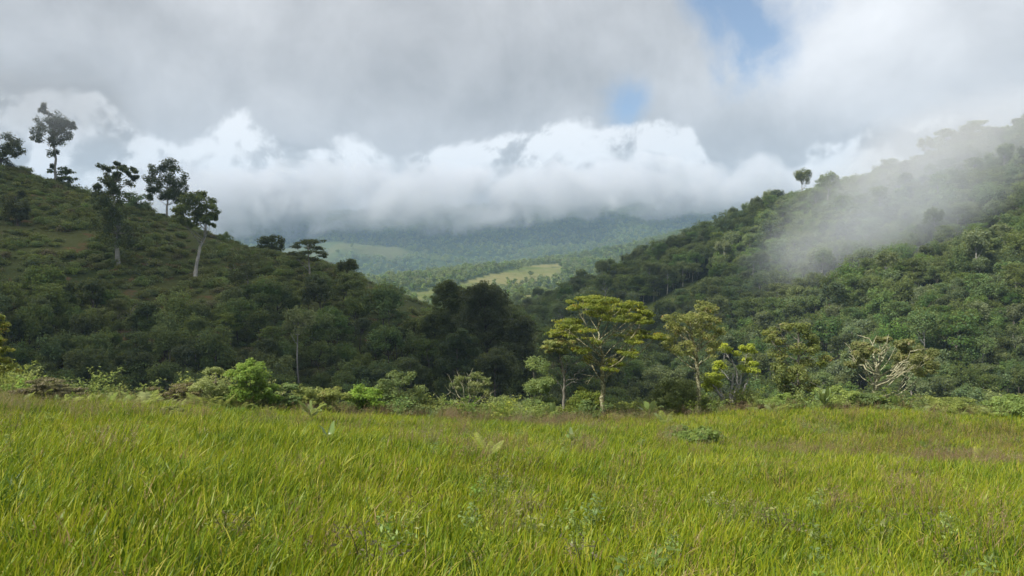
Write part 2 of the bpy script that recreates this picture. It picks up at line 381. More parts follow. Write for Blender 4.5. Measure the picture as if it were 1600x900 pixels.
def ground_mat(name, kind):
    m, t, o = new_mat(name)
    geo = t.node('ShaderNodeNewGeometry'); P = geo.outputs['Position']
    if kind == 'meadow':
        c = t.mix(t.smooth(t.noise(P, 1.3, 5, 0.6), 0.35, 0.65), (0.030, 0.040, 0.008), (0.085, 0.070, 0.025)); bsc, bd = 6.0, 0.05
    elif kind == 'left':
        n = t.noise(P, 0.045, 5, 0.6); n2 = t.noise(P, 0.22, 4, 0.6)
        c = t.mix(t.smooth(n, 0.35, 0.62), (0.052, 0.072, 0.022), (0.095, 0.105, 0.036))
        c = t.mix(t.mul(t.smooth(n2, 0.56, 0.68), 0.85), c, (0.16, 0.095, 0.05)); bsc, bd = 0.9, 0.6
    elif kind == 'forest':
        pa = t.node('ShaderNodeAttribute', attribute_name='pasture')
        c = t.mix(t.smooth(t.noise(P, 0.1, 5, 0.6), 0.35, 0.65), (0.022, 0.035, 0.010), (0.040, 0.055, 0.016))
        g = t.mix(t.smooth(t.noise(P, 0.07, 5, 0.65), 0.4, 0.62), (0.095, 0.125, 0.028), (0.15, 0.155, 0.05))
        c = t.mix(pa.outputs['Fac'], c, g); bsc, bd = 0.5, 1.0
    else:
        pa = t.node('ShaderNodeAttribute', attribute_name='pasture')
        f1 = t.noise(P, 0.035, 6, 0.7); f2 = t.noise(P, 0.0065, 5, 0.6)
        c = t.mix(t.smooth(f1, 0.36, 0.62), (0.018, 0.034, 0.012), (0.055, 0.085, 0.024))
        g = t.mix(t.smooth(f2, 0.38, 0.6), (0.10, 0.135, 0.03), (0.20, 0.19, 0.075))
        g = t.mix(t.smooth(f1, 0.55, 0.66), g, (0.06, 0.085, 0.025))
        c = t.mix(pa.outputs['Fac'], c, g); bsc, bd = 0.05, 9.0
    p = t.node('ShaderNodeBsdfPrincipled'); t.put(p.inputs['Base Color'], c); p.inputs['Roughness'].default_value = 0.95
    p.inputs['Specular IOR Level'].default_value = 0.1
    bp = t.node('ShaderNodeBump'); bp.inputs['Strength'].default_value = 0.8; bp.inputs['Distance'].default_value = bd
    t.put(bp.inputs['Height'], t.noise(P, bsc, 6, 0.65)); t.l.new(bp.outputs[0], p.inputs['Normal'])
    t.l.new(p.outputs[0], o.inputs[0]); return m
GM = dict(meadow=ground_mat('meadow_soil', 'meadow'), left=ground_mat('scrub_soil', 'left'), forest=ground_mat('forest_floor', 'forest'), far=ground_mat('far_land', 'far'))

# ------------------------------------------------------------------ the ground: one sheet out to the horizon, cut where one landform meets the next
def in_poly(px, py, poly):
    r = np.zeros(np.shape(px), bool); n = len(poly)
    for i in range(n):
        x1, y1 = poly[i]; x2, y2 = poly[(i+1) % n]
        c = ((y1 > py) != (y2 > py)) & (px < (x2-x1)*(py-y1)/(y2-y1+1e-9)+x1); r ^= c
    return r
# cleared land, as ground plans in metres
CLEAR_HILL = [h_[:2] for h_ in (hit(p, q, 60, 900) for p, q in ((985, 492), (1040, 465), (1112, 432), (1116, 470), (1060, 502), (1005, 525))) if h_]
PAST_TOP = [(-190, 780), (-60, 940), (-10, 1060), (30, 1190), (75, 1230), (80, 1120), (60, 1040), (0, 940), (-60, 830)]
PAST_LOW = [(-20, 690), (20, 740), (62, 735), (60, 660), (20, 630)]
def pasture(x, y, r):
    a = np.zeros(x.shape)
    jx = x+18*(fbm(x*0.02, y*0.02, 61, 3)-0.5); jy = y+60*(fbm(x*0.015, y*0.015, 62, 3)-0.5)
    a = np.where(in_poly(jx, jy, PAST_TOP), 1.0, a); a = np.where(in_poly(jx, jy, PAST_LOW), 0.9, a)
    a = np.where(in_poly(x, y, CLEAR_HILL), 0.85, a)
    f = fbm(x*0.0035+2, y*0.0035, 63, 4)
    a = np.maximum(a, np.where(r > 1500, 0.4*sstep(0.60, 0.70, f-sstep(2300, 3600, r)*0.05), 0))
    return a
th = np.concatenate([np.arange(-180, -44, 3.0), np.arange(-44, 44, 0.2), np.arange(44, 180, 3.0)])*math.pi/180
rr = np.geomspace(1.2, 7500, 420)
TH, RR = np.meshgrid(th, rr); GX, GY = RR*np.sin(TH), RR*np.cos(TH)
GZ, GID = ground(GX.ravel(), GY.ravel(), True)
nth = len(th); V = np.stack([GX.ravel(), GY.ravel(), GZ], 1)
ii, jj = np.meshgrid(np.arange(len(rr)-1), np.arange(nth), indexing='ij'); j2 = (jj+1) % nth
Q = np.stack([ii*nth+jj, ii*nth+j2, (ii+1)*nth+j2, (ii+1)*nth+jj], -1).reshape(-1, 4)[:, ::-1]
cen = len(V); V = np.concatenate([V, [[0, 0, gz(0, 0)]]])
cap = np.array([[cen, (j+2) % nth, (j+1) % nth, j] for j in range(0, nth-1, 2)])[:, [0, 1, 2, 3]]
Q = np.concatenate([Q, cap]); GIDv = np.concatenate([GID, [0]])
PAS = pasture(V[:, 0], V[:, 1], np.hypot(V[:, 0], V[:, 1]))
fid = GIDv[Q[:, 0]]
for k, nm in enumerate(NAMES):
    q = Q[fid == k]
    if not len(q): continue
    u, inv = np.unique(q, return_inverse=True)
    me = quads_mesh(nm, V[u], inv.reshape(-1, 4), None, True, GM[['meadow', 'forest', 'left', 'forest', 'far', 'far'][k]], {'pasture': PAS[u]})
    tag(obj(nm, me), kind='structure')

# ------------------------------------------------------------------ plants by the thousand: one object that sets out copies of a few plants
def scatter(name, templates, pos, rot, scl, var, label, cat):
    me = bpy.data.meshes.new(name); me.vertices.add(len(pos)); me.vertices.foreach_set('co', np.asarray(pos, np.float32).ravel())
    for k, typ, arr, key in (('rot', 'FLOAT_VECTOR', rot, 'vector'), ('scl', 'FLOAT_VECTOR', scl, 'vector'), ('var', 'INT', var, 'value')):
        a = me.attributes.new(k, typ, 'POINT'); a.data.foreach_set(key, np.asarray(arr, np.int32 if typ == 'INT' else np.float32).ravel())
    me.update()
    o = obj(name, me); tag(o, label, cat, kind='stuff')
    ng = bpy.data.node_groups.new(name+'_setting_out', 'GeometryNodeTree')
    ng.interface.new_socket('Geometry', in_out='INPUT', socket_type='NodeSocketGeometry')
    ng.interface.new_socket('Geometry', in_out='OUTPUT', socket_type='NodeSocketGeometry')
    gi = ng.nodes.new('NodeGroupInput'); go = ng.nodes.new('NodeGroupOutput'); jn = ng.nodes.new('GeometryNodeJoinGeometry')
    def attr(nm, typ):
        n = ng.nodes.new('GeometryNodeInputNamedAttribute'); n.data_type = typ; n.inputs['Name'].default_value = nm; return n.outputs[0]
    av, ar, asc = attr('var', 'INT'), attr('rot', 'FLOAT_VECTOR'), attr('scl', 'FLOAT_VECTOR')
    for i, tm in enumerate(templates):
        cmp = ng.nodes.new('FunctionNodeCompare'); cmp.data_type = 'INT'; cmp.operation = 'EQUAL'
        ng.links.new(av, cmp.inputs[2]); cmp.inputs[3].default_value = i
        oi = ng.nodes.new('GeometryNodeObjectInfo'); oi.inputs['Object'].default_value = tm; oi.transform_space = 'ORIGINAL'
        ip = ng.nodes.new('GeometryNodeInstanceOnPoints')
        ng.links.new(gi.outputs[0], ip.inputs['Points']); ng.links.new(cmp.outputs[0], ip.inputs['Selection'])
        ng.links.new(oi.outputs['Geometry'], ip.inputs['Instance']); ng.links.new(ar, ip.inputs['Rotation']); ng.links.new(asc, ip.inputs['Scale'])
        ng.links.new(ip.outputs[0], jn.inputs[0])
    ng.links.new(jn.outputs[0], go.inputs[0])
    md = o.modifiers.new('setting_out', 'NODES'); md.node_group = ng
    return o
def template(name, me): return bpy.data.objects.new(name, me)   # kept out of the scene

# ------------------------------------------------------------------ forest trees
def forest_tree_meshes(seed, H, CR, CH, leafm, barkm, style='round', leaf=0.5, nl=95, trunk_r=0.16):
    """H height, CR crown radius, CH crown depth"""
    rng = np.random.default_rng(seed); tq = QB(); cq = QB()
    top = np.array([rng.normal(0, 0.04*H), rng.normal(0, 0.04*H), H-CH*0.35])
    P = jitter(bez((0, 0, -0.6), (rng.normal(0, .03*H), rng.normal(0, .03*H), H*0.45), top, 9), 0.05, rng)
    tube(tq, P, np.linspace(trunk_r, trunk_r*0.35, 9), 6)
    n = dict(round=30, layered=26, tall=30, lumpy=34)[style]
    for i in range(n):
        if style == 'layered':
            lay = i % 4; z = H-CH*(0.08+0.27*lay); rad = CR*(0.55+0.16*lay)*math.sqrt(rng.uniform(0.05, 1)); a = rng.uniform(0, 6.283)
            c = np.array([rad*math.cos(a), rad*math.sin(a), z+rng.normal(0, .25)]); cr = np.array([CR*.42, CR*.42, CH*.14])
        else:
            v = rng.normal(size=3); v /= np.linalg.norm(v)
            if v[2] < -0.55: v[2] *= -1
            s = rng.uniform(0.55, 0.92) if style != 'lumpy' else rng.uniform(0.3, 1.22)
            c = np.array([v[0]*CR*s, v[1]*CR*s, H-CH*0.5+v[2]*CH*0.46*s])
            q = rng.uniform(0.20, 0.40) if style != 'lumpy' else rng.uniform(0.15, 0.44); cr = np.array([CR*q, CR*q, min(CR*q*1.0, CH*0.26)])
        c[:2] += top[:2]
        clump(cq, c, cr, nl, leaf, rng, 0.6, 0.4, 0.35)
        if i % 2 == 0:
            k = min(8, max(3, int(9*(c[2]-CH*0.25)/max(H, 1)))); a = P[k]
            tube(tq, jitter(bez(a, (a+c)/2+np.array([0, 0, -0.06*H]), c, 5), 0.05, rng), np.linspace(trunk_r*.38, trunk_r*.1, 5), 4)
    return tq.mesh('trunk', BARK[barkm], True), cq.mesh('crown', LEAF[leafm])
SPECIES = [  # height, crown radius, crown depth, leaf, bark, style, words
    (11, 3.6, 6.5, 'forest', 'dark', 'round', 'round crowned'),
    (12, 4.2, 5.0, 'forest', 'grey', 'layered', 'flat layered'),
    (13, 3.2, 8.5, 'dark', 'dark', 'tall', 'tall dark narrow'),
    (10, 3.8, 5.5, 'forest_pale', 'pale', 'lumpy', 'pale grey green'),
    (12, 4.0, 7.5, 'forest', 'dark', 'lumpy', 'lumpy crowned'),
    (17, 3.4, 6.5, 'forest_pale', 'pale', 'round', 'tall pale trunked'),
    (9, 3.4, 5.0, 'fresh', 'grey', 'lumpy', 'fresh green'),
]
SP = []
for i, (H, CR, CH, lm, bm, st, wd) in enumerate(SPECIES):
    SP.append((forest_tree_meshes(100+i, H, CR, CH, lm, bm, st, trunk_r=0.2 if H < 15 else 0.24), H, CR, CH, wd))
def join_template(name, tm, cm):
    """one mesh with two materials out of trunk and crown"""
    V1 = np.zeros(len(tm.vertices)*3, np.float32); tm.vertices.foreach_get('co', V1); V2 = np.zeros(len(cm.vertices)*3, np.float32); cm.vertices.foreach_get('co', V2)
    Q1 = np.zeros(len(tm.loops), np.int32); tm.loops.foreach_get('vertex_index', Q1); Q2 = np.zeros(len(cm.loops), np.int32); cm.loops.foreach_get('vertex_index', Q2)
    T2 = np.zeros(len(cm.vertices), np.float32); cm.attributes['tint'].data.foreach_get('value', T2)
    me = quads_mesh(name, np.concatenate([V1, V2]), np.concatenate([Q1, Q2+len(tm.vertices)]), np.concatenate([np.full(len(tm.vertices), .5), T2]), False, None)
    me.materials.append(tm.materials[0]); me.materials.append(cm.materials[0])
    mi = np.zeros(len(me.polygons), np.int32); mi[len(tm.polygons):] = 1; me.polygons.foreach_set('material_index', mi); return me
TREE_T = [template('forest_tree_pattern', join_template('forest_tree_pattern', *s[0])) for s in SP]

rng = np.random.default_rng(7)
def jgrid(x0, x1, y0, y1, s):
    xs, ys = np.meshgrid(np.arange(x0, x1, s), np.arange(y0, y1, s)); xs = xs.ravel()+rng.uniform(-.48, .48, xs.size)*s; ys = ys.ravel()+rng.uniform(-.48, .48, ys.size)*s
    return xs, ys
X, Y = jgrid(-330, 430, 62, 640, 3.5); X += rng.normal(0, 1.6, X.size); Y += rng.normal(0, 1.6, Y.size)
keep = (np.abs(X/Y) < 0.82); X, Y = X[keep], Y[keep]
Z, ID = ground(X, Y, True); PX, PY = to_px(X, Y, Z)
fb = fbm(X*0.05, Y*0.05, 71, 3)
lim = 518+60*(fb-0.5)*2+np.where(PX < 120, -20, 0)+np.where((PX > 350) & (PX < 420), -25, 0)-np.clip((PX-520)*0.2, 0, 20)
ok = np.where(ID == 2, (PY > lim) & (Y < R_LEFT[0, 1]), True)
ok &= ~in_poly(X, Y, CLEAR_HILL)
ok &= ~((ID == 2) & (rfield_d(X, Y, R_LEFT) < 14))
ok &= (Y > 78+0.0*X)
ok &= ~((ID == 2) & (Y > 215))
X, Y, Z, ID, PX, PY, fb = (a[ok] for a in (X, Y, Z, ID, PX, PY, fb))
n = len(X)
S = np.clip(rng.normal(0.64, 0.18, n), 0.36, 1.3)*np.where(ID == 3, 0.97+0.15*sstep(230, 330, Y), 0.9)
pick = rng.uniform(0, 1, n)+0.25*(fb-0.5)
left = (ID == 2) | (ID == 1) & (X < 5)
VAR = np.where(left, np.select([pick < .28, pick < .48, pick < .66, pick < .72, pick < .93, pick < .95], [0, 1, 2, 3, 4, 5], 6),
               np.select([pick < .24, pick < .42, pick < .50, pick < .66, pick < .84, pick < .90], [0, 1, 2, 3, 4, 5], 6))
Hh = np.array([s[1] for s in SP])[VAR]*S; Cr = np.array([s[2] for s in SP])[VAR]*S; Ch = np.array([s[3] for s in SP])[VAR]*S
# keep tree tops clear of the grassy skyline in front of the valley
ptop = 450-F*(Z+Hh-CAMZ)/Y
# which of them show: near to far over a coarse picture
cov = np.zeros((225, 400), bool); shown = np.zeros(n, int)
yy, xx = np.mgrid[0:225, 0:400]
tcols = np.arange(400); edge_row = np.array([np.min([(450-F*(gz((c*4-800)/F*yy_, yy_)+0.4-CAMZ)/yy_) for yy_ in (30, 36, 40, 43)]) for c in tcols])/4
cov |= yy > edge_row[None, :]
for k in np.argsort(Y):
    cx, cy = PX[k]/4, (450-F*(Z[k]+Hh[k]-Ch[k]*.5-CAMZ)/Y[k])/4; rx, ry = Cr[k]*F/Y[k]/4, Ch[k]*.5*F/Y[k]/4
    a0, a1, b0, b1 = int(max(0, cx-rx)), int(min(400, cx+rx+2)), int(max(0, cy-ry)), int(min(225, cy+ry+2))
    if a0 >= a1 or b0 >= b1: continue
    e = (((xx[b0:b1, a0:a1]-cx)/max(rx, .5))**2+((yy[b0:b1, a0:a1]-cy)/max(ry, .5))**2) < 1
    new = e & ~cov[b0:b1, a0:a1]; shown[k] = new.sum(); cov[b0:b1, a0:a1] |= e
order = np.argsort(-shown); N_IND = 255
ind = set(order[:N_IND].tolist()); rest = [k for k in range(n) if k not in ind]
ROT = rng.uniform(0, 6.283, n)
for k in sorted(ind):
    (tm, cm), H, CR, CH, wd = SP[VAR[k]]
    o = empty('forest_tree', (X[k], Y[k], Z[k]), ROT[k], S[k])
    where = ('in the shaded wood below the scrubby hill' if left[k] else ('on the shaded slope beyond the valley' if PX[k] < 1090 and Y[k] > 235 else 'in the sunlit forest below the drifting mist'))
    wd = ('stunted ' if S[k] < 0.55 else 'large ' if S[k] > 0.82 else '')+wd
    tag(o, '%s forest tree %s' % (wd, where), 'tree', 'forest trees on the hills')
    obj('trunk', tm, o); obj('crown', cm, o)
r = np.array(rest)
sc = S[r][:, None]*rng.uniform(0.9, 1.1, (len(r), 3))
scatter('forest', TREE_T, np.stack([X[r], Y[r], Z[r]], 1), np.stack([0*r, 0*r, ROT[r]], 1), sc, VAR[r], 'dense green forest covering the higher slopes and valley sides', 'forest')

# forest on the ridges and mountains further off
def far_tree(seed, leafm):
    rg = np.random.default_rng(seed); q = QB()
    for i in range(9):
        v = norm(rg.normal(size=(1, 3)))[0]; v[2] = abs(v[2])
        clump(q, (v[0]*3, v[1]*3, 4+v[2]*4), (2.2, 2.2, 1.6), 14, 1.5, rg, 0.8, 0.6, 0.35)
    tube(q, [(0, 0, -1), (0, 0, 3), (0.2, 0, 6)], [.3, .25, .15], 4)
    return q.mesh('distant_tree_pattern', LEAF[leafm])
FAR_T = [template('distant_tree_pattern', far_tree(s, m)) for s, m in ((1, 'forest'), (2, 'forest'), (3, 'forest_pale'), (4, 'bush'))]
def far_scatter(name, x0, x1, y0, y1, s, scl, label, dens=1.0):
    X, Y = jgrid(x0, x1, y0, y1, s); k = np.abs(X/Y) < 0.8; X, Y = X[k], Y[k]
    Z, ID = ground(X, Y, True); pa = pasture(X, Y, np.hypot(X, Y)); f = fbm(X*0.03, Y*0.03, 81, 2)
    k = (pa < 0.3) | ((rng.uniform(0, 1, len(X)) < 0.10) & (f > 0.5))
    X, Y, Z = X[k], Y[k], Z[k]; m_ = len(X)
    sc = (scl*rng.uniform(0.55, 1.25, m_))[:, None]*rng.uniform(0.85, 1.15, (m_, 3))
    scatter(name, FAR_T, np.stack([X, Y, Z-0.5], 1), np.stack([np.zeros(m_), np.zeros(m_), rng.uniform(0, 6.28, m_)], 1), sc, rng.integers(0, 4, m_), label, 'forest')
far_scatter('ridge_forest', -330, 520, 640, 1750, 10.5, 1.0, 'distant wood on the low ridges beyond the valley')
far_scatter('mountain_forest', -1250, 900, 1750, 3500, 21, 1.7, 'hazy blue green forest on the far mountains under the clouds')

# ------------------------------------------------------------------ scrub on the bare hill
def scrub_mesh(seed, leafm):
    rg = np.random.default_rng(seed); q = QB()
    for i in range(9):
        a = rg.uniform(0, 6.28); d = rg.uniform(0, 1.0); clump(q, (d*math.cos(a)*1.2, d*math.sin(a)*0.9, rg.uniform(.3, .8)), (.62, .62, .42), 48, 0.27, rg, 0.5, 0.7, 0.4)
    return q.mesh('scrub_pattern', LEAF[leafm])
SCRUB_T = [template('scrub_pattern', scrub_mesh(50+i, m)) for i, m in enumerate(('scrub', 'scrub', 'scrub', 'bush', 'brown'))]
X, Y = jgrid(-290, 10, 100, 235, 1.75); X += rng.normal(0, .6, X.size); Y += rng.normal(0, .6, Y.size)
k = (np.abs(X/Y) < 0.8); X, Y = X[k], Y[k]; Z, ID = ground(X, Y, True)
f = fbm(X*0.07, Y*0.07, 91, 3); f2 = fbm(X*0.2, Y*0.2, 92, 2)
k = (ID == 2) & (rng.uniform(0, 1, len(X)) < np.clip((f2-0.24)*3.4, 0.10, 0.97))
X, Y, Z, f = X[k], Y[k], Z[k], f[k]; m_ = len(X)
v = np.select([rng.uniform(0, 1, m_) < 0.86, rng.uniform(0, 1, m_) < 0.5], [rng.integers(0, 3, m_), np.full(m_, 3)], 4)
sc = (rng.uniform(0.35, 1.5, m_)*(0.35+1.3*f))[:, None]*np.array([1.1, 1.0, 1.05])
scatter('scrub', SCRUB_T, np.stack([X, Y, Z-0.15], 1), np.stack([0*X, 0*X, rng.uniform(0, 6.28, m_)], 1), sc, v, 'low olive and brown scrub covering the steep bare hill', 'scrub')

# ------------------------------------------------------------------ trees that stand out, each built from where its limbs and leaf clumps are
LABELS = []
def hero(name, label, foot, base, trunk, clumps, leafm, barkm, r0, leaf=0.3, nl=90, seed=0, depth=0.8, twigs=2, group=None, aspect=0.5, dup=2,
         sides=7, cat='tree', up=0.6, shell=0.35, stems=None, parts=('trunk', 'crown'), bare=None, flat=1.0, extra_leaf=None):
    """pixels of the trunk and clumps, read off at the distance of the foot, become metres round the foot"""
    rg = np.random.default_rng(seed+500); x0, y0, z0 = foot; k = y0/F
    L = lambda px, py, d=0.0: np.array([(px-base[0])*k, d, (base[1]-py)*k])
    tq = QB(); cq = QB()
    paths = [trunk]+(stems or [])
    allp = []
    for si, pth in enumerate(paths):
        P = np.array([L(*p) for p in pth]); P[0, 2] -= 0.3 if si == 0 else 0
        dd = np.cumsum(rg.normal(0, 0.035, len(P))*np.linalg.norm(P[-1]-P[0])); P[:, 1] += dd-dd[0] if si == 0 else dd-dd[0]
        t = np.linspace(0, 1, len(P)); tt = np.linspace(0, 1, 4*len(P)); P = np.stack([np.interp(tt, t, P[:, c]) for c in range(3)], 1)
        ker = np.array([.25, .5, .25]); Ps = P.copy()
        for c in range(3): Ps[1:-1, c] = np.convolve(P[:, c], ker, 'valid')
        rr_ = r0*(1-0.72*tt)*(1 if si == 0 else 0.7)*(1+0.35*np.exp(-tt*18))
        tube(tq, jitter(Ps, r0*0.18, rg), rr_, sides); allp.append((Ps, rr_))
    cx = np.mean([c[0] for c in clumps]); hw = max(8, max(abs(c[0]-cx)+c[2] for c in clumps))
    for c in clumps:
        px, py, rx = c[:3]; ry = c[3] if len(c) > 3 else rx*0.75; lm = 1
        for d in range(dup):
            q = math.sqrt(max(0.05, 1-min(1, abs(px-cx)/hw)**2)); dy = rg.uniform(-1, 1)*hw*k*depth*q
            if d == 0 and dup == 1: dy *= 0.8
            jx, jz = (0, 0) if d == 0 else (rg.normal(0, rx*.25), rg.normal(0, ry*.3))
            ce = L(px+jx, py+jz, dy)
            rad = np.array([rx*k, max(rx*k*0.9, 0.1), ry*k*flat])*1.12
            nsub = 3
            for s_ in range(nsub):
                o3 = rg.normal(0, 0.5, 3)*rad
                clump(cq, ce+o3, rad*0.72, max(6, int(nl*2.2/nsub)), leaf, rg, aspect, up, shell)
            if d > 0: continue
            # limb to the clump
            Ps, rr_ = min(allp, key=lambda a: np.min(np.linalg.norm(a[0]-ce, axis=1)))
            hd = np.linalg.norm(Ps[:, :2]-ce[:2], axis=1); want = ce[2]-0.75*hd; cand = np.where(Ps[:, 2] > Ps[-1, 2]*0.30)[0] if len(Ps) > 3 else np.arange(len(Ps))
            if len(cand) == 0: cand = np.arange(len(Ps))
            i = cand[np.argmin(np.abs(Ps[cand, 2]-want[cand])+0.25*hd[cand])]
            a = Ps[i]; mid = (a+ce)/2+np.array([0, 0, -0.10*np.linalg.norm(ce-a)])+rg.normal(0, 0.06, 3)*np.linalg.norm(ce-a)
            br = bez(a, mid, ce, 7); rb = min(rr_[i]*0.45, r0*0.26)
            tube(tq, jitter(br, rb*0.5, rg), np.linspace(rb, max(0.012, rb*0.22), 7), 5)
            for _ in range(twigs):
                s0 = br[rg.integers(3, 6)]; e0 = ce+rg.normal(0, 0.6, 3)*rad
                tube(tq, jitter(bez(s0, (s0+e0)/2+rg.normal(0, .05, 3), e0, 4), 0.01, rg), np.linspace(rb*0.35, max(0.008, rb*0.1), 4), 4)
    for b in (bare or []):          # bare limbs: pixel paths
        P = np.array([L(*p) for p in b[0]]); P[:, 1] += np.linspace(0, rg.uniform(-1, 1)*hw*k*depth, len(P))
        P = bez(P[0], P[len(P)//2], P[-1], 7) if len(P) == 3 else P
        P = jitter(P, np.linalg.norm(P[-1]-P[0])*0.04, rg); b = (b[0], b[1]*0.62, b[2]); tube(tq, P, np.linspace(b[1], b[1]*0.3, len(P)), 5)
        for _ in range(b[2]):
            i = rg.integers(2, len(P)); s0 = P[i]; dv = norm(P[-1]-P[0]+rg.normal(0, .8, 3)*np.linalg.norm(P[-1]-P[0])*0.6)*np.linalg.norm(P[-1]-P[0])*rg.uniform(.15, .4)
            tube(tq, jitter(bez(s0, s0+dv*.5+rg.normal(0, .05, 3), s0+dv, 5), 0.015, rg), np.linspace(b[1]*.5, b[1]*.15, 5), 4)
    o = empty(name, (x0, y0, z0)); tag(o, label, cat, group)
    obj(parts[0], tq.mesh(parts[0], BARK[barkm], True), o); obj(parts[1], cq.mesh(parts[1], LEAF[leafm]), o)
    if extra_leaf:
        for (px, py, rx, ry, lm) in extra_leaf:
            eq = QB(); clump(eq, L(px, py, rg.uniform(-.3, .3)*hw*k*depth), (rx*k, rx*k, ry*k), nl*2, leaf, rg, aspect, up, shell); obj('epiphyte', eq.mesh('epiphyte', LEAF[lm]), o)
    return o
def on_ridge(px, Yguess):
    """on the crest of the scrubby hill in the direction px"""
    Yv = np.linspace(140, 240, 200); Xv = (px-800)/F*Yv; g = ground(Xv, Yv); a = (g-CAMZ)/Yv; i = int(np.argmax(a))
    return float(Xv[i]), float(Yv[i]), float(g[i])
def slope_foot(px, py):
    h = hit(px, py, 60, 400)
    return h if h else on_ridge(px, 200)
SK = 'tall trees left standing on the scrubby hill'
def base_of(f): return to_px(*f)
# the slim emergent on the crest
f = on_ridge(87, 210); b = base_of(f)
hero('emergent_tree', 'tallest slim tree on the hill crest with ragged pointed crown and leafy trunk clump', f, b, [b, (86, 275), (87, 248), (86, 230), (84, 215), (81, 190), (78, 176)],
     [(78, 172, 5, 5), (75, 180, 5, 4), (77, 190, 8, 7), (88, 188, 9, 8), (99, 190, 9, 8), (106, 197, 7, 8), (66, 208, 10, 7), (60, 212, 6, 5), (78, 205, 10, 9), (92, 205, 11, 9), (102, 208, 8, 8), (84, 218, 9, 7), (95, 217, 8, 6), (72, 216, 8, 6), (82, 196, 8, 8), (110, 194, 5, 6)],
     'dark', 'pale', 0.42, 0.55, 95, 1, group=SK, extra_leaf=[(82, 240, 7, 7, 'dark'), (83, 260, 3, 4, 'dark'), (84, 236, 5, 5, 'dark')])
f = on_ridge(4, 212); b = base_of(f)
hero('crest_tree', 'dark spreading tree leaning out at the highest end of the hill crest', f, b, [b, (2, 258), (0, 240), (-2, 222)],
     [(2, 212, 9, 7), (14, 220, 8, 7), (-8, 215, 10, 8), (20, 234, 8, 7), (8, 230, 9, 7), (-5, 232, 10, 8), (16, 242, 7, 4), (2, 243, 8, 6), (6, 256, 8, 5), (-14, 228, 10, 9), (24, 229, 5, 6)], 'dark', 'dark', 0.4, 0.55, 100, 2, group=SK)
f = on_ridge(97, 210); b = base_of(f)
hero('layered_tree', 'small flat topped layered tree beside the tallest slim tree on the crest', f, b, [b, (98, 288), (97, 270)],
     [(100, 265, 9, 2.5), (92, 269, 7, 2.5), (105, 270, 6, 2.5), (96, 276, 8, 3), (104, 280, 7, 3), (93, 284, 6, 3), (112, 292, 9, 6), (108, 298, 9, 6), (117, 298, 6, 6)], 'dark', 'dark', 0.22, 0.55, 80, 3, group=SK)
f = slope_foot(184, 415); b = base_of(f)
hero('vine_clad_tree', 'huge dark vine clad tree with open ragged top rising from the scrubby hillside', f, b, [b, (184, 385), (183, 350), (178, 320), (176, 295), (180, 275), (183, 262)],
     [(181, 257, 5, 4), (194, 262, 6, 4), (200, 268, 7, 4), (207, 275, 5, 4), (190, 275, 6, 4), (176, 268, 6, 5), (166, 273, 7, 5), (158, 280, 7, 5), (150, 290, 6, 4), (170, 284, 8, 6), (180, 285, 9, 7), (163, 300, 9, 6), (176, 300, 10, 8), (185, 298, 7, 7),
      (172, 314, 10, 8), (184, 314, 10, 8), (178, 328, 12, 9), (190, 328, 9, 9), (166, 330, 9, 9), (180, 343, 14, 9), (195, 343, 10, 9), (168, 346, 10, 9), (184, 358, 16, 9), (200, 358, 9, 9), (170, 362, 11, 9), (188, 372, 16, 9), (178, 382, 12, 7), (198, 380, 10, 8), (145, 300, 8, 6), (152, 305, 8, 6)],
     'dark', 'pale', 0.5, 0.55, 80, 4, group=SK, dup=2, twigs=1)
f = on_ridge(213, 205); b = base_of(f)
hero('crest_tree', 'low rounded tree on the crest beside the huge vine clad tree', f, b, [b, (213, 325), (212, 312)],
     [(212, 307, 9, 5), (204, 314, 8, 6), (221, 314, 8, 6), (212, 318, 10, 7), (200, 322, 6, 5), (224, 324, 6, 5), (210, 328, 9, 6), (218, 330, 8, 5)], 'forest', 'dark', 0.26, 0.55, 90, 5, group=SK)
f = on_ridge(261, 205); b = base_of(f)
hero('lollipop_tree', 'tree with dense egg shaped crown on a bare straight pale trunk on the crest', f, b, [b, (261, 335), (261, 315), (261, 295), (262, 272)],
     [(262, 260, 11, 5), (250, 265, 9, 6), (273, 266, 9, 6), (262, 273, 12, 8), (244, 277, 8, 8), (280, 278, 8, 8), (254, 284, 11, 8), (270, 284, 11, 8), (240, 291, 7, 7), (285, 292, 6, 8), (248, 297, 10, 7), (262, 298, 11, 8), (276, 297, 10, 7), (243, 306, 7, 5), (256, 307, 9, 5), (270, 307, 9, 5), (282, 303, 7, 5), (276, 313, 5, 3)],
     'dark', 'pale', 0.36, 0.55, 110, 6, group=SK, extra_leaf=[(257, 338, 3, 4, 'dark')])
f = slope_foot(305, 432); b = base_of(f)
hero('white_trunk_tree', 'tree with wide fresh green crown on a tall white trunk down the hillside', f, b, [b, (305, 410), (306, 390), (309, 372), (313, 352), (311, 330), (308, 312)],
     [(307, 303, 8, 5), (298, 310, 9, 6), (316, 311, 9, 6), (290, 320, 9, 6), (305, 320, 11, 7), (323, 322, 9, 6), (283, 330, 8, 6), (297, 331, 10, 7), (313, 331, 10, 7), (331, 331, 8, 6), (282, 341, 6, 5), (294, 343, 9, 5), (309, 343, 9, 6), (325, 343, 9, 5), (334, 340, 5, 5), (332, 349, 4, 3), (303, 352, 6, 4), (287, 347, 5, 3)],
     'forest', 'pale', 0.42, 0.55, 100, 7, group=SK)
f = on_ridge(424, 195); b = base_of(f)
hero('crest_tree', 'short dark round tree peeping over the lower crest', f, b, [b, (424, 385), (424, 376)],
     [(420, 374, 8, 4), (431, 374, 8, 4), (413, 380, 7, 5), (425, 381, 10, 6), (437, 381, 5, 5), (418, 388, 9, 5), (432, 388, 8, 5)], 'dark', 'dark', 0.25, 0.55, 90, 8, group=SK)
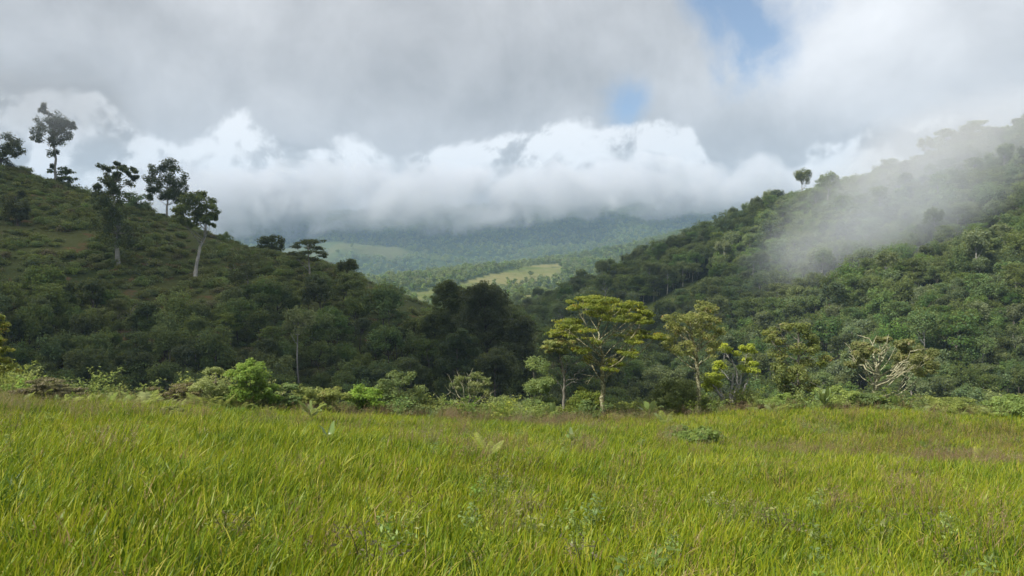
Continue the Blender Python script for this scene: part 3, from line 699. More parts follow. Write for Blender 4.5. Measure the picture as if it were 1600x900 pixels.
f = slope_foot(483, 445); b = base_of(f)
hero('umbrella_tree', 'umbrella shaped tree with layered crown on a slender pale trunk low on the hill', f, b, [b, (483, 425), (482, 408), (481, 392), (481, 380)],
     [(481, 374, 10, 3), (470, 378, 8, 3), (492, 379, 8, 3), (462, 386, 8, 3), (478, 386, 10, 3.5), (496, 387, 9, 3), (455, 396, 7, 3), (468, 396, 9, 3.5), (485, 396, 10, 3), (502, 394, 8, 3), (474, 404, 9, 3), (492, 404, 9, 3), (507, 400, 5, 2.5), (460, 403, 5, 2.5)],
     'dark', 'pale', 0.26, 0.38, 85, 9, group=SK)
f = slope_foot(28, 352); b = base_of(f)
hero('slope_tree', 'dark cone shaped tree standing in the scrub below the crest', f, b, [b, (27, 335), (26, 318), (26, 306)],
     [(25, 304, 6, 5), (20, 314, 8, 7), (31, 314, 8, 7), (26, 322, 11, 8), (15, 327, 8, 7), (37, 327, 8, 7), (26, 334, 12, 7), (18, 340, 7, 5), (35, 340, 7, 5)], 'dark', 'dark', 0.3, 0.55, 90, 10, group=SK)
f = slope_foot(388, 492); b = base_of(f)
hero('forked_tree', 'tree with forked white trunk and thin dark crown at the upper edge of the wood', f, b, [b, (386, 475), (387, 455), (388, 435), (384, 415)],
     [(370, 405, 9, 7), (384, 404, 10, 7), (362, 416, 8, 7), (376, 416, 10, 8), (392, 416, 8, 8), (368, 428, 9, 8), (384, 428, 9, 8), (395, 430, 6, 7), (372, 440, 9, 7), (362, 436, 6, 7)], 'dark', 'pale', 0.3, 0.4, 60, 11, group=SK, stems=[[(386, 478), (380, 466), (374, 455)]])
f = slope_foot(200, 506); b = base_of(f)
hero('fallen_snag', 'thin leaning bare white snag among the scrub', f, b, [b, (203, 495), (209, 479)], [(212, 476, 3, 2)], 'brown', 'pale', 0.2, 0.25, 6, 12, cat='dead tree', parts=('trunk', 'twigs'), bare=[([(203, 495), (197, 486), (191, 479)], 0.08, 1), ([(206, 487), (214, 478), (222, 474)], 0.06, 1)])
for px in (40, 30, 130, 232, 228, 350, 612):
    f = on_ridge(px, 205); b = base_of(f); u = np.random.default_rng(px)
    cl = [(b[0]+u.uniform(-9, 9), b[1]-u.uniform(2, 13 if px < 60 else 9), u.uniform(4, 7), u.uniform(3, 5)) for _ in range(7)]
    hero('crest_shrub', 'small loose shrub on the skyline of the scrubby hill', f, b, [b, (b[0], b[1]-4), (b[0]+1, b[1]-8)], cl, 'forest_pale' if px < 200 else 'scrub', 'dark', 0.1, 0.36, 55, px, group='shrubs on the hill skyline', cat='shrub', parts=('stem', 'foliage'))

# the dark grove where the hill runs out
GV = 'big dark trees in the grove at the end of the hill'
def grove(px, Yd, toppx, clumps, label, leafm='dark', seed=0, r0=0.4):
    f = place(px, None, Yd) if False else ((px-800)/F*Yd, Yd, gz((px-800)/F*Yd, Yd)); b = base_of(f)
    hero('grove_tree', label, f, b, [b, (px+1, b[1]-0.4*(b[1]-toppx)), (px-2, b[1]-0.7*(b[1]-toppx)), (px, toppx+10)], clumps, leafm, 'dark', r0, 0.45, 130, seed, group=GV, dup=4, depth=0.9, twigs=1)
grove(706, 150, 440, [(704, 446, 10, 6), (694, 453, 9, 7), (715, 455, 9, 7), (705, 460, 12, 8), (692, 466, 9, 7), (716, 469, 9, 7), (704, 474, 11, 7), (700, 488, 14, 9), (714, 492, 13, 9), (704, 505, 16, 10), (718, 512, 13, 10), (696, 518, 14, 10), (708, 530, 15, 10)], 'small round black green tree topping the dark grove', seed=31, r0=0.3)
grove(760, 142, 445, [(757, 450, 12, 7), (742, 453, 11, 7), (772, 456, 11, 8), (730, 464, 11, 9), (750, 466, 13, 9), (770, 470, 13, 9), (785, 474, 9, 9), (738, 480, 13, 10), (758, 484, 14, 10), (780, 488, 12, 10), (728, 494, 11, 10), (746, 500, 14, 10), (768, 503, 14, 10), (788, 503, 8, 9), (735, 515, 13, 10), (758, 520, 14, 10), (778, 520, 12, 10), (745, 535, 14, 10), (768, 538, 13, 10)],
      'broadest and tallest tree of the dark grove with a great domed crown', seed=32, r0=0.5)
grove(818, 138, 497, [(812, 503, 9, 6), (822, 506, 7, 6), (800, 512, 9, 8), (816, 517, 12, 8), (805, 527, 12, 9), (822, 530, 10, 9), (812, 542, 13, 10), (800, 552, 11, 9), (824, 553, 10, 10), (812, 565, 13, 10), (826, 575, 9, 10), (806, 582, 12, 10)], 'dark ragged tree on the outer flank of the grove beside the valley', seed=33)
grove(680, 152, 485, [(684, 490, 9, 6), (672, 496, 9, 7), (690, 500, 10, 8), (678, 507, 11, 8), (666, 512, 9, 8), (692, 515, 10, 8), (680, 522, 12, 9), (668, 530, 10, 9), (690, 533, 11, 9)], 'lower olive tree on the hillward side of the grove', 'forest', seed=34, r0=0.3)
grove(716, 132, 520, [(722, 518, 7, 5), (708, 528, 9, 6), (734, 530, 8, 6), (716, 538, 12, 8), (696, 546, 9, 7), (740, 548, 9, 7), (714, 556, 13, 8), (728, 566, 14, 8), (698, 568, 12, 8), (744, 576, 10, 8)], 'ragged dark tree standing at the front of the grove', 'dark', seed=35, r0=0.3)
grove(775, 118, 548, [(768, 555, 13, 8), (784, 557, 12, 8), (758, 566, 12, 9), (776, 570, 15, 10), (794, 572, 11, 10), (765, 584, 14, 10), (788, 588, 14, 10)], 'squat dark tree below the broad domed tree of the grove', 'dark', seed=36, r0=0.3)

# ------------------------------------------------------------------ trees along the far edge of the meadow
f = place(943, 655, 43.0); b = base_of(f)
hero('umbrella_tree', 'yellow green umbrella tree with layered flat crown and bare grey underbranches', f, b, [b, (942, 625), (942, 600), (940, 580), (941, 560), (938, 545), (935, 528), (934, 510)],
     [(935, 466, 14, 3.5), (915, 470, 11, 4), (955, 469, 13, 4), (975, 474, 12, 4), (925, 478, 15, 4), (905, 482, 11, 4), (945, 480, 16, 4), (965, 484, 14, 4), (990, 482, 12, 4), (1005, 488, 9, 3.5), (930, 490, 14, 4), (985, 493, 13, 3.5), (1010, 500, 9, 3),
      (895, 503, 14, 4), (880, 510, 10, 4), (905, 512, 12, 3.5), (1000, 503, 12, 3), (960, 498, 14, 3), (1015, 522, 10, 3), (1000, 525, 12, 3), (870, 520, 10, 3.5), (890, 522, 10, 3), (1025, 527, 7, 2.5), (985, 530, 12, 3), (930, 535, 9, 3), (910, 545, 12, 3), (925, 565, 9, 3.5), (960, 568, 10, 3.5), (975, 548, 9, 2.5), (945, 572, 9, 3)],
     'yellow', 'mossy', 0.16, 0.15, 105, 41, depth=0.85, twigs=3, dup=3, aspect=0.55, flat=1.0, bare=[([(941, 570), (915, 560), (890, 540)], .05, 5), ([(941, 560), (965, 540), (995, 520)], .05, 5), ([(938, 545), (910, 520), (885, 512)], .045, 5), ([(936, 540), (960, 515), (985, 505)], .045, 5), ([(941, 590), (925, 590), (908, 592)], .05, 3)])
f = place(880, 652, 44.0); b = base_of(f)
hero('slender_tree', 'slender half dead tree with twiggy crown beside the yellow umbrella tree', f, b, [b, (881, 620), (882, 600), (880, 580), (876, 560), (873, 545)],
     [(870, 534, 13, 4), (885, 536, 10, 3.5), (860, 541, 9, 3.5), (895, 545, 9, 3), (875, 548, 10, 3), (856, 549, 6, 2.5)], 'yellow', 'grey', 0.10, 0.16, 130, 42, depth=0.8, dup=2, twigs=2,
     bare=[([(882, 600), (895, 585), (912, 572)], .035, 8), ([(881, 592), (870, 578), (862, 570)], .03, 6), ([(882, 605), (893, 596), (905, 590)], .03, 6), ([(880, 580), (890, 565), (900, 556)], .03, 6), ([(881, 610), (872, 600), (866, 592)], .025, 4)])
f = place(1091, 652, 43.5); b = base_of(f)
hero('mossy_tree', 'slim mossy trunked tree with open yellow green crown standing alone in tall grass', f, b, [b, (1091, 620), (1090, 595), (1088, 570), (1086, 550), (1080, 530), (1076, 512)],
     [(1105, 477, 9, 5), (1095, 484, 9, 5), (1112, 487, 9, 6), (1085, 492, 10, 6), (1102, 495, 10, 6), (1118, 500, 9, 6), (1052, 498, 10, 6), (1064, 495, 9, 5), (1050, 510, 9, 6), (1075, 502, 9, 6), (1095, 507, 10, 6), (1112, 512, 10, 6), (1122, 518, 7, 5), (1060, 518, 9, 6), (1080, 518, 9, 6), (1100, 524, 10, 6), (1052, 530, 9, 6), (1068, 535, 9, 6), (1112, 530, 9, 6), (1122, 540, 7, 5), (1048, 545, 9, 6), (1065, 550, 9, 5), (1110, 547, 8, 5)],
     'yellow', 'mossy', 0.15, 0.15, 62, 43, depth=0.8, dup=2, twigs=3, bare=[([(1087, 560), (1070, 540), (1055, 520)], .05, 5), ([(1087, 556), (1098, 530), (1110, 505)], .05, 5), ([(1080, 530), (1085, 505), (1095, 485)], .04, 4)])
f = place(1138, 632, 46.0); b = base_of(f)
hero('many_stemmed_tree', 'low tree of splayed pale stems with separate lime yellow leaf tufts', f, b, [b, (1142, 618), (1145, 600), (1146, 584)],
     [(1110, 590, 11, 7), (1122, 588, 9, 6), (1108, 602, 9, 6), (1120, 602, 10, 6), (1162, 572, 10, 6), (1170, 566, 7, 5), (1138, 548, 9, 6), (1130, 575, 9, 6), (1172, 545, 8, 5)], 'lime', 'pale', 0.15, 0.15, 170, 44, depth=0.7, dup=2, twigs=2,
     stems=[[(1130, 631), (1125, 615), (1114, 602), (1108, 592)], [(1134, 632), (1129, 616), (1124, 606)], [(1146, 631), (1152, 610), (1158, 592), (1162, 575)], [(1144, 630), (1152, 600), (1150, 580), (1142, 560)], [(1150, 630), (1162, 612), (1170, 590)]])
f = place(1246, 632, 47.0); b = base_of(f)
hero('mottled_tree', 'mottled tree hung with dry growth and bright yellow clumps behind the ferns', f, b, [b, (1246, 605), (1247, 580), (1247, 555), (1247, 530), (1245, 515)],
     [(1232, 512, 10, 6), (1248, 514, 10, 6), (1215, 517, 9, 5), (1262, 525, 10, 6), (1205, 528, 8, 5), (1225, 530, 10, 6), (1240, 545, 11, 7), (1258, 545, 10, 7), (1270, 540, 8, 6), (1222, 560, 11, 8), (1210, 575, 10, 8), (1238, 572, 12, 8), (1258, 570, 11, 8), (1230, 590, 13, 8), (1250, 592, 13, 8), (1215, 592, 9, 7), (1242, 608, 13, 8), (1226, 608, 10, 7), (1262, 606, 9, 7)],
     'olive', 'grey', 0.15, 0.17, 100, 45, depth=0.8, dup=2, twigs=3, extra_leaf=[(1290, 560, 11, 8, 'yellow'), (1282, 568, 9, 6, 'yellow'), (1224, 572, 8, 6, 'yellow'), (1236, 580, 7, 5, 'yellow'), (1275, 598, 9, 5, 'yellow'), (1218, 535, 7, 4, 'yellow'), (1196, 520, 6, 4, 'yellow'), (1268, 608, 7, 4, 'yellow')],
     bare=[([(1247, 560), (1265, 560), (1288, 562)], .04, 4), ([(1247, 545), (1225, 530), (1205, 520)], .04, 5), ([(1246, 590), (1262, 596), (1276, 600)], .03, 2)])
f = place(1367, 628, 46.0); b = base_of(f)
lim = [([(1366, 602), (1352, 582), (1350, 556)], .12, 5), ([(1367, 600), (1362, 570), (1368, 535)], .13, 6), ([(1368, 598), (1382, 570), (1380, 532)], .12, 6), ([(1369, 598), (1388, 576), (1396, 545)], .11, 6), ([(1369, 602), (1392, 588), (1412, 566)], .12, 6),
       ([(1366, 604), (1348, 592), (1338, 574)], .09, 4), ([(1367, 590), (1352, 566), (1358, 540)], .08, 4), ([(1368, 585), (1374, 552), (1386, 528)], .09, 5), ([(1385, 588), (1408, 578), (1424, 572)], .07, 4)]
hero('lichen_tree', 'squat tree with cream lichen covered bare limbs and leaves mostly on one flank', f, b, [b, (1367, 612), (1367, 598), (1368, 585)],
     [(1412, 540, 11, 6), (1425, 545, 11, 7), (1438, 552, 10, 7), (1450, 560, 8, 7), (1410, 555, 11, 7), (1432, 565, 11, 7), (1420, 576, 12, 8), (1440, 576, 9, 8), (1402, 533, 8, 5), (1345, 545, 8, 5), (1336, 555, 7, 6), (1340, 568, 7, 5), (1360, 540, 7, 4)],
     'olive', 'lichen', 0.19, 0.17, 190, 46, depth=0.8, dup=2, twigs=2, bare=lim)
f = place(731, 652, 43.0); b = base_of(f)
lim = [([(731, 642), (718, 622), (700, 606)], .05, 7), ([(731, 640), (724, 612), (716, 594)], .05, 7), ([(732, 638), (734, 610), (732, 590)], .05, 7), ([(732, 640), (744, 614), (752, 594)], .05, 7), ([(733, 642), (750, 626), (764, 618)], .045, 6), ([(730, 644), (710, 632), (692, 624)], .045, 6), ([(733, 645), (752, 640), (766, 634)], .035, 4), ([(731, 640), (712, 612), (705, 600)], .04, 6)]
hero('bare_shrub_tree', 'low tangle of pale leafless branches with a thin leafy top at the meadow edge', f, b, [b, (731, 644), (731, 636), (732, 625)],
     [(748, 588, 10, 5), (735, 586, 9, 4), (722, 592, 9, 4), (758, 596, 8, 5), (740, 598, 10, 5), (752, 606, 9, 5), (712, 602, 7, 4), (760, 612, 6, 4), (742, 612, 8, 5)], 'olive', 'lichen', 0.09, 0.13, 70, 47, depth=0.9, dup=1, twigs=2, bare=lim, cat='shrub', parts=('trunk', 'foliage'))
f = place(-8, 606, 30.0); b = base_of(f)
hero('edge_tree', 'young tree with drooping sunlit yellow leaves at the open end of the meadow edge', f, b, [b, (-8, 570), (-9, 535), (-10, 505)],
     [(-2, 496, 9, 4), (-12, 494, 10, 5), (2, 507, 9, 4), (-14, 512, 12, 6), (3, 532, 9, 4), (-10, 530, 12, 6), (8, 546, 8, 4), (-6, 548, 12, 6), (4, 562, 9, 5), (-14, 566, 12, 7), (8, 573, 8, 4), (-4, 582, 12, 6)], 'yellow', 'grey', 0.08, 0.13, 60, 48, depth=0.8, dup=2)

# ------------------------------------------------------------------ bushes of the meadow edge
def bush(label, px, py, Yd, w_px, h_px, leafm, seed, leaf=0.13, nl=130, nclump=13, name='bush', flat=0.8, aspect=0.5, group='bushes along the meadow edge'):
    f = place(px, py, Yd); b = base_of(f); u = np.random.default_rng(seed+900); cl = []
    top = py-h_px
    for i in range(nclump):
        a = u.uniform(0, math.pi); s = math.sqrt(u.uniform(0.05, 1)); x = px+math.cos(a)*w_px*0.46*s; z = b[1]-h_px*0.12-math.sin(a)*(b[1]-top-h_px*0.18)*s*u.uniform(.75, 1.05)
        q_ = u.uniform(.6, 1.25); cl.append((x, z, min(w_px*.17, 13)*q_, min(h_px*.19, 9)*q_))
    hero(name, label, f, b, [b, (px+1, b[1]-h_px*.2), (px-1, b[1]-h_px*.45)], cl, leafm, 'grey', 0.05, leaf, nl, seed, depth=0.9, dup=2, twigs=1, group=group, cat='bush', parts=('stem', 'foliage'), aspect=aspect, flat=flat, up=0.8)
B = [("bright sunlit rounded bush standing tallest along the grass brow", 397, 607, 37, 70, 50, 'bright'), ('low olive bush just behind the big leaved plant', 505, 625, 39, 54, 34, 'olive'),
     ('large domed glossy bush on the brow, biggest of its cluster', 622, 642, 41, 84, 58, 'bush'), ('smaller fresh green bush leaning against the large domed bush', 574, 636, 40, 70, 38, 'bright'), ('flat straggling bush between the rounded bush and the olive bush', 448, 612, 38, 60, 20, 'bush'),
     ('tall leafy green bush at the foot of the slender half dead tree', 838, 645, 45, 76, 78, 'bush'), ('dull vine tangled bush between the slender tree and the umbrella tree', 912, 652, 44.5, 66, 60, 'olive'), ('pale straggling undergrowth bush beside the bare pale shrub', 795, 655, 43, 76, 34, 'fern'),
     ('green bush with upright leaves beside the mossy trunk', 1056, 645, 45, 80, 58, 'bush'), ('low yellowish bush between the umbrella tree and the green bush', 985, 655, 44, 70, 26, 'fern'), ('dark leafy shrub alone in the open grass below the mossy tree', 1082, 705, 30, 78, 30, 'bush'),
     ('reddish brown low bush under the many stemmed tree', 1172, 645, 44, 52, 20, 'brown'), ('bright low bush under the mottled tree', 1225, 640, 43.5, 60, 22, 'bright'), ('spreading glossy bush in front of the mottled tree', 1305, 645, 43, 66, 36, 'bright'),
     ('mixed green bush round the foot of the lichen covered tree', 1362, 642, 42.5, 74, 26, 'bush'), ('soft ferny bush beyond the lichen covered tree', 1470, 640, 43, 110, 24, 'fern'), ('bright ferny thicket at the open right of the brow', 1590, 650, 40, 80, 36, 'bright'),
     ('small pale weedy bush in the grass near the ferns', 268, 655, 27, 34, 18, 'fern'), ('feathery tall bush behind the ferns with dead stalks', 335, 610, 37, 60, 34, 'fern'), ('dry brown thicket behind the brow under the rounded bush', 300, 610, 38, 90, 18, 'brown'), ('dry brown thicket at the edge below the young yellow tree', 70, 606, 35, 90, 18, 'brown'),
     ('weedy green bush on the low bank behind the brown grass', 1290, 690, 35, 90, 16, 'fern'), ('weedy pale bush in the dip behind the brown grass', 1480, 715, 31, 90, 16, 'bush'), ('tangled brush under the bare pale shrub', 735, 656, 42.5, 80, 18, 'brown'),
     ('leafy undergrowth before the tall leafy green bush', 850, 660, 42.5, 70, 22, 'bush'), ('grey green bush peering over the brow left of the bare shrub', 672, 648, 42, 50, 22, 'olive')]
for i, (lb, px, py, Yd, wp, hp, lm) in enumerate(B):
    bush(lb.replace(' left of', ' beside').replace('open right of the brow', 'open end of the brow'), px, py, Yd, wp, hp*1.1, lm, 60+i, leaf=0.13 if lm != 'fern' else 0.10, nl=170, nclump=20 if wp > 60 else 14)

# ferns: each frond a part
def frond_mesh(seed, L_=1.0, pairs=22, wid=0.30, droop=0.35):
    rg = np.random.default_rng(seed); q = QB(); t = np.linspace(0, 1, 12)
    P = np.stack([t*L_*0.75, 0*t, L_*(t*0.75-droop*t*t*1.1)], 1); tube(q, P, np.linspace(0.008, 0.002, 12)*L_, 4, 0.4)
    for i in range(pairs):
        s = 0.16+0.84*i/pairs; p = np.array([np.interp(s, t, P[:, c]) for c in range(3)]); ln = wid*L_*math.sin(math.pi*min(1, (1-s)*0.95+0.05))**0.7*(0.5+0.6*(1-s))
        for sd in (-1, 1):
            d = np.array([0.45, sd*0.9, -0.12+rg.normal(0, .08)]); d /= np.linalg.norm(d); e = p+d*ln; w_ = np.array([1, 0, 0.3])*0.0125*L_
            m1 = p+d*ln*.5
            q.add([p-w_*.6, p+w_*.6, m1+w_, m1-w_, e+w_*.15, e-w_*.15], [[0, 1, 2, 3], [3, 2, 4, 5]], rg.uniform(.2, .9))
    return q
FRONDS = [frond_mesh(i, 1.0, 22, 0.3, d).mesh('frond', LEAF['fern']) for i, d in enumerate((0.25, 0.4, 0.55))]
FROND_Y = frond_mesh(9, 1.0, 24, 0.26, 0.25).mesh('frond', LEAF['lime'])
def fern(label, px, py, Yd, h_m, n, seed, mesh=None, group='ferns along the meadow edge', lean=None):
    f = place(px, py, Yd); u = np.random.default_rng(seed+300); o = empty('fern', f, u.uniform(0, 6.28)); tag(o, label, 'fern', group)
    for i in range(n):
        me = mesh or FRONDS[u.integers(0, 3)]; s = h_m*u.uniform(.75, 1.2); a = 6.283*i/n+u.normal(0, .3) if lean is None else lean[i % len(lean)]
        obj('frond', me, o, (0, 0, 0.05 if lean is None else 0.25), (u.normal(0, .15), u.uniform(-.45, -.05), a), (s, s, s))
FE = 'tall bracken fern standing out of the grass brow before the dark wood'
for i, (px, Yd, h_, n_) in enumerate(((35, 33, .9, 7), (62, 34, 1.15, 8), (88, 33, .8, 7), (140, 35, .9, 7), (205, 36, 1.1, 8), (228, 35, 1.5, 9), (190, 34, .8, 6), (250, 36, .9, 7), (285, 36, 1.0, 7), (318, 36, 1.4, 9), (345, 36, 1.1, 8), (375, 36, 1.0, 7), (430, 37, 1.0, 7), (468, 38, .9, 7), (110, 34, 1.0, 7), (165, 35, .85, 7), (268, 35, .8, 6), (410, 36, .8, 6))):
    fern(FE, px, 0, Yd, h_, n_, i)
for i, (px, Yd, h_) in enumerate(((1210, 42, 1.0), (1320, 42, 1.3), (1340, 42, 1.0), (1405, 42, 1.1), (1440, 41, .9), (1500, 41, 1.0), (1530, 41, 1.0), (1560, 40, 1.2), (1590, 40, 1.2), (1275, 42, .9), (1180, 42, .9), (1020, 43, 1.2), (1040, 38, .9), (1000, 42, .9))):
    fern('bracken fern on the low bank under the lichen covered and mossy trees', px, 0, Yd, h_, 8, 40+i)
fern('single yellow green fern rising from the middle of the open grass', 762, 0, 17.5, 0.62, 5, 71, FROND_Y, None, [0.3, 0.9, 0.5, 3.0, 5.0])
fern('pale yellow fern lying low at the edge of the brown grass', 1530, 0, 24, 0.9, 4, 72, FROND_Y, None, [0.1, 0.5, 3.3, 6.0])

# broad leaved herbs: each leaf a part
def broad_leaf_mesh(seed, L_=1.0, wd=0.32, droop=0.5):
    rg = np.random.default_rng(seed); q = QB(); n = 9; t = np.linspace(0, 1, n)
    wv = wd*np.sin(np.pi*np.clip((t-0.12)/0.88, 0, 1)**0.8)**0.8*0.5+0.012; x = t*L_*0.8; z = L_*(t*.75-droop*t*t)
    Lf = np.stack([x, wv*L_, z+0.06*L_*np.sin(t*9)], 1); C = np.stack([x, 0*x, z-0.04*L_*np.sin(np.pi*t)], 1); Rt = np.stack([x, -wv*L_, z+0.05*L_*np.cos(t*8)*t], 1)
    Vv = np.concatenate([Lf, C, Rt]); Qq = [[i, i+1, n+i+1, n+i] for i in range(n-1)]+[[n+i, n+i+1, 2*n+i+1, 2*n+i] for i in range(n-1)]
    q.add(Vv, Qq, 0.5); tube(q, np.stack([x*1.0, 0*x, z-0.045*L_*np.sin(np.pi*t)-0.004], 1), np.linspace(.014, .004, n)*L_, 4, 0.8); return q.mesh('leaf', LEAF['broad'], True)
BL = [broad_leaf_mesh(i, 1, w_, d_) for i, (w_, d_) in enumerate(((.30, .35), (.36, .55), (.26, .2)))]
def herb(label, px, Yd, h_, n, seed, name='broad_leaved_plant', lift=0.0):
    f = place(px, 0, Yd); u = np.random.default_rng(seed); o = empty(name, f, u.uniform(0, 6.28)); tag(o, label, 'plant')
    q = QB(); tube(q, [(0, 0, -.1), (0.01, 0, h_*.3+lift*.5), (0, 0.01, h_*.35+lift)], [.02, .016, .01], 5); obj('stem', q.mesh('stem', BARK['mossy'], True), o)
    for i in range(n):
        s = h_*u.uniform(.7, 1.1); obj('leaf', BL[u.integers(0, 3)], o, (0, 0, lift+h_*.22*u.uniform(.4, 1)), (u.normal(0, .2), u.uniform(-.75, -.1), 6.283*i/n+u.normal(0, .3)), (s, s, s))
herb('big leaved plant with upright bluish leaves alone in the open grass', 515, 18.5, 0.5, 6, 1, lift=.15)
herb('tall big leaved plant in front of the low olive bush', 487, 30.0, 0.85, 9, 2, lift=.25)
herb('big leaved plant at the foot of the green bush by the mossy tree', 1015, 42.0, 1.1, 8, 3, lift=.3)
herb('upright big leaved plant beside the foot of the lichen covered tree', 1395, 42.0, 1.1, 8, 4, lift=.3)
herb('small drooping leafy weed with yellow tip in the middle grass', 893, 22.0, 0.45, 7, 5, lift=.45)
herb('big leaved plant under the spreading glossy bush on the bank', 1288, 41.0, 1.2, 9, 6, lift=.3)
herb('broad leaved weed between the slender tree and the tall leafy bush', 862, 42.0, 1.0, 8, 7, lift=.3)

# ------------------------------------------------------------------ the grass
def grass_patch(seed, n=70, rad=0.34, hgt=0.46, wid=0.013, lean=0.30, dead=0.12):
    rg = np.random.default_rng(seed); q = QB(); wind = np.array([0.55, 0.15])
    a = rg.uniform(0, 6.283, n); r_ = rad*np.sqrt(rg.uniform(0, 1, n)); p0 = np.stack([r_*np.cos(a), r_*np.sin(a), np.full(n, -.03)], 1)
    h = hgt*rg.uniform(.45, 1.25, n); az = rg.uniform(0, 6.283, n); ln = np.abs(rg.normal(lean, .22, n))
    dr = np.stack([np.cos(az), np.sin(az)], 1)*ln[:, None]+wind*0.42; w_ = wid*rg.uniform(.5, 1.35, n)
    fa = az+rg.normal(0, .9, n)+1.57; sx = np.stack([np.cos(fa), np.sin(fa), 0*fa], 1)
    ts = (0, .38, .72, 1.0); ws = (.75, 1.0, .72, .06); bend = rg.uniform(.15, .75, n)
    rows = []
    for t_, wk in zip(ts, ws):
        c = p0.copy(); c[:, :2] += dr*h[:, None]*(t_**1.7); c[:, 2] += h*(t_-bend*ln*t_**2.4)
        rows.append((c-sx*(w_*wk)[:, None]*.5, c+sx*(w_*wk)[:, None]*.5))
    V_ = np.stack([x for pr in rows for x in pr], 1)
    Q_ = np.array([[0, 1, 3, 2], [2, 3, 5, 4], [4, 5, 7, 6]])
    Q_ = (np.arange(n)[:, None, None]*8+Q_[None]).reshape(-1, 4)
    T = np.clip(rg.normal(.38, .20, n), 0.0, .76); dd = rg.uniform(0, 1, n) < dead; T[dd] = rg.uniform(.84, 1.0, dd.sum())
    q.add(V_.reshape(-1, 3), Q_, np.repeat(T, 8)); return q.mesh('grass_pattern', GRASS)
def seed_patch(seed, n=26, rad=0.4, hgt=0.75):
    rg = np.random.default_rng(seed); q = QB()
    for i in range(n):
        a = rg.uniform(0, 6.283); r_ = rad*math.sqrt(rg.uniform(0, 1)); p = np.array([r_*math.cos(a), r_*math.sin(a), -.03]); h = hgt*rg.uniform(.65, 1.2); dx = rg.normal(.10, .13, 2)*h
        t = np.linspace(0, 1, 5)[:, None]; P = p+np.concatenate([t**2*dx[0], t**2*dx[1], t*h], 1); tube(q, P, np.linspace(.0028, .0014, 5), 3, .35)
        m_ = 14; s = rg.uniform(.70, 1.0, m_); pp = np.stack([np.interp(s, t[:, 0], P[:, c]) for c in range(3)], 1)+rg.normal(0, .022, (m_, 3))*np.array([1, 1, .5])
        leaves(q, pp, rg.normal(size=(m_, 3)), .035, rg, .22, udir=np.tile(np.array([[.3, .1, 1.0]]), (m_, 1))+rg.normal(0, .35, (m_, 3)))
    return q.mesh('seed_grass_pattern', SEED)
GP = [template('grass_pattern', grass_patch(200+i, *a)) for i, a in enumerate(((76, .34, .36, .0175), (78, .34, .41, .0145), (66, .32, .30, .022), (82, .36, .37, .012, .5), (68, .34, .38, .016, .7, .3), (68, .34, .30, .0125, .55, .5)))]
rng = np.random.default_rng(77)
parts_ = []
for (y0, y1, s) in ((-3.0, 9, .24), (9, 18, .29), (18, 32, .36), (32, 50, .42)):
    X, Y = jgrid(-0.78*y1-2.5, 0.78*y1+2.5, y0, y1, s); k = (np.abs(X) < 0.78*np.abs(Y)+2.5) & (Y < edge_y(X)+4); parts_.append((X[k], Y[k]))
X = np.concatenate([p[0] for p in parts_]); Y = np.concatenate([p[1] for p in parts_])
k = np.hypot(X, Y) > 1.3; X, Y = X[k], Y[k]
Z = ground(X, Y); m_ = len(X); f = fbm(X*.16, Y*.16, 101, 3); f2 = fbm(X*.5, Y*.5, 102, 2)
u = rng.uniform(0, 1, m_); v = np.select([u < .19, u < .38, u < .58, u < .70, u < .74+.16*sstep(.42, .6, f)], [0, 1, 2, 3, 4], np.where(f2 > .5, 5, 2))
sc = (rng.uniform(.75, 1.25, m_)*(.30+.75*f2+.65*f))[:, None]*np.array([1.0, 1.0, 1.0]); sc[:, :2] = np.maximum(sc[:, :2], .85)*np.where(Y > 20, 1.15, 1.0)[:, None]
rz = rng.normal(0, 1.1, m_)
scatter('meadow_grass', GP, np.stack([X, Y, Z], 1), np.stack([rng.normal(0, .06, m_), rng.normal(0, .06, m_), rz], 1), sc, v, 'tall sunlit yellow green grass filling the meadow', 'grass')
SPT = [template('seed_grass_pattern', seed_patch(300+i)) for i in range(4)]
X, Y = jgrid(-38, 40, 4, 47, .5); Z = ground(X, Y); f = fbm(X*.12+3, Y*.2, 111, 3)
band = np.exp(-((Y-25.5-1.2*np.sin(X*.3))/2.2)**2)*sstep(4, 12, X)*0.5+np.exp(-((Y-edge_y(X)+1.5)/2.5)**2)*0.22+sstep(.52, .66, f)*.22+.03
k = (np.abs(X) < .75*Y+2) & (rng.uniform(0, 1, len(X)) < band) & (Y < edge_y(X)+3); X, Y, Z = X[k], Y[k], Z[k]; m_ = len(X)
scatter('seeding_grass', SPT, np.stack([X, Y, Z], 1), np.stack([rng.normal(0, .08, m_), rng.normal(0.05, .08, m_), rng.normal(0, .8, m_)], 1), rng.uniform(.65, 1.1, m_)[:, None]*np.ones(3), rng.integers(0, 4, m_), 'thin brown seed heads standing above the meadow grass', 'grass')

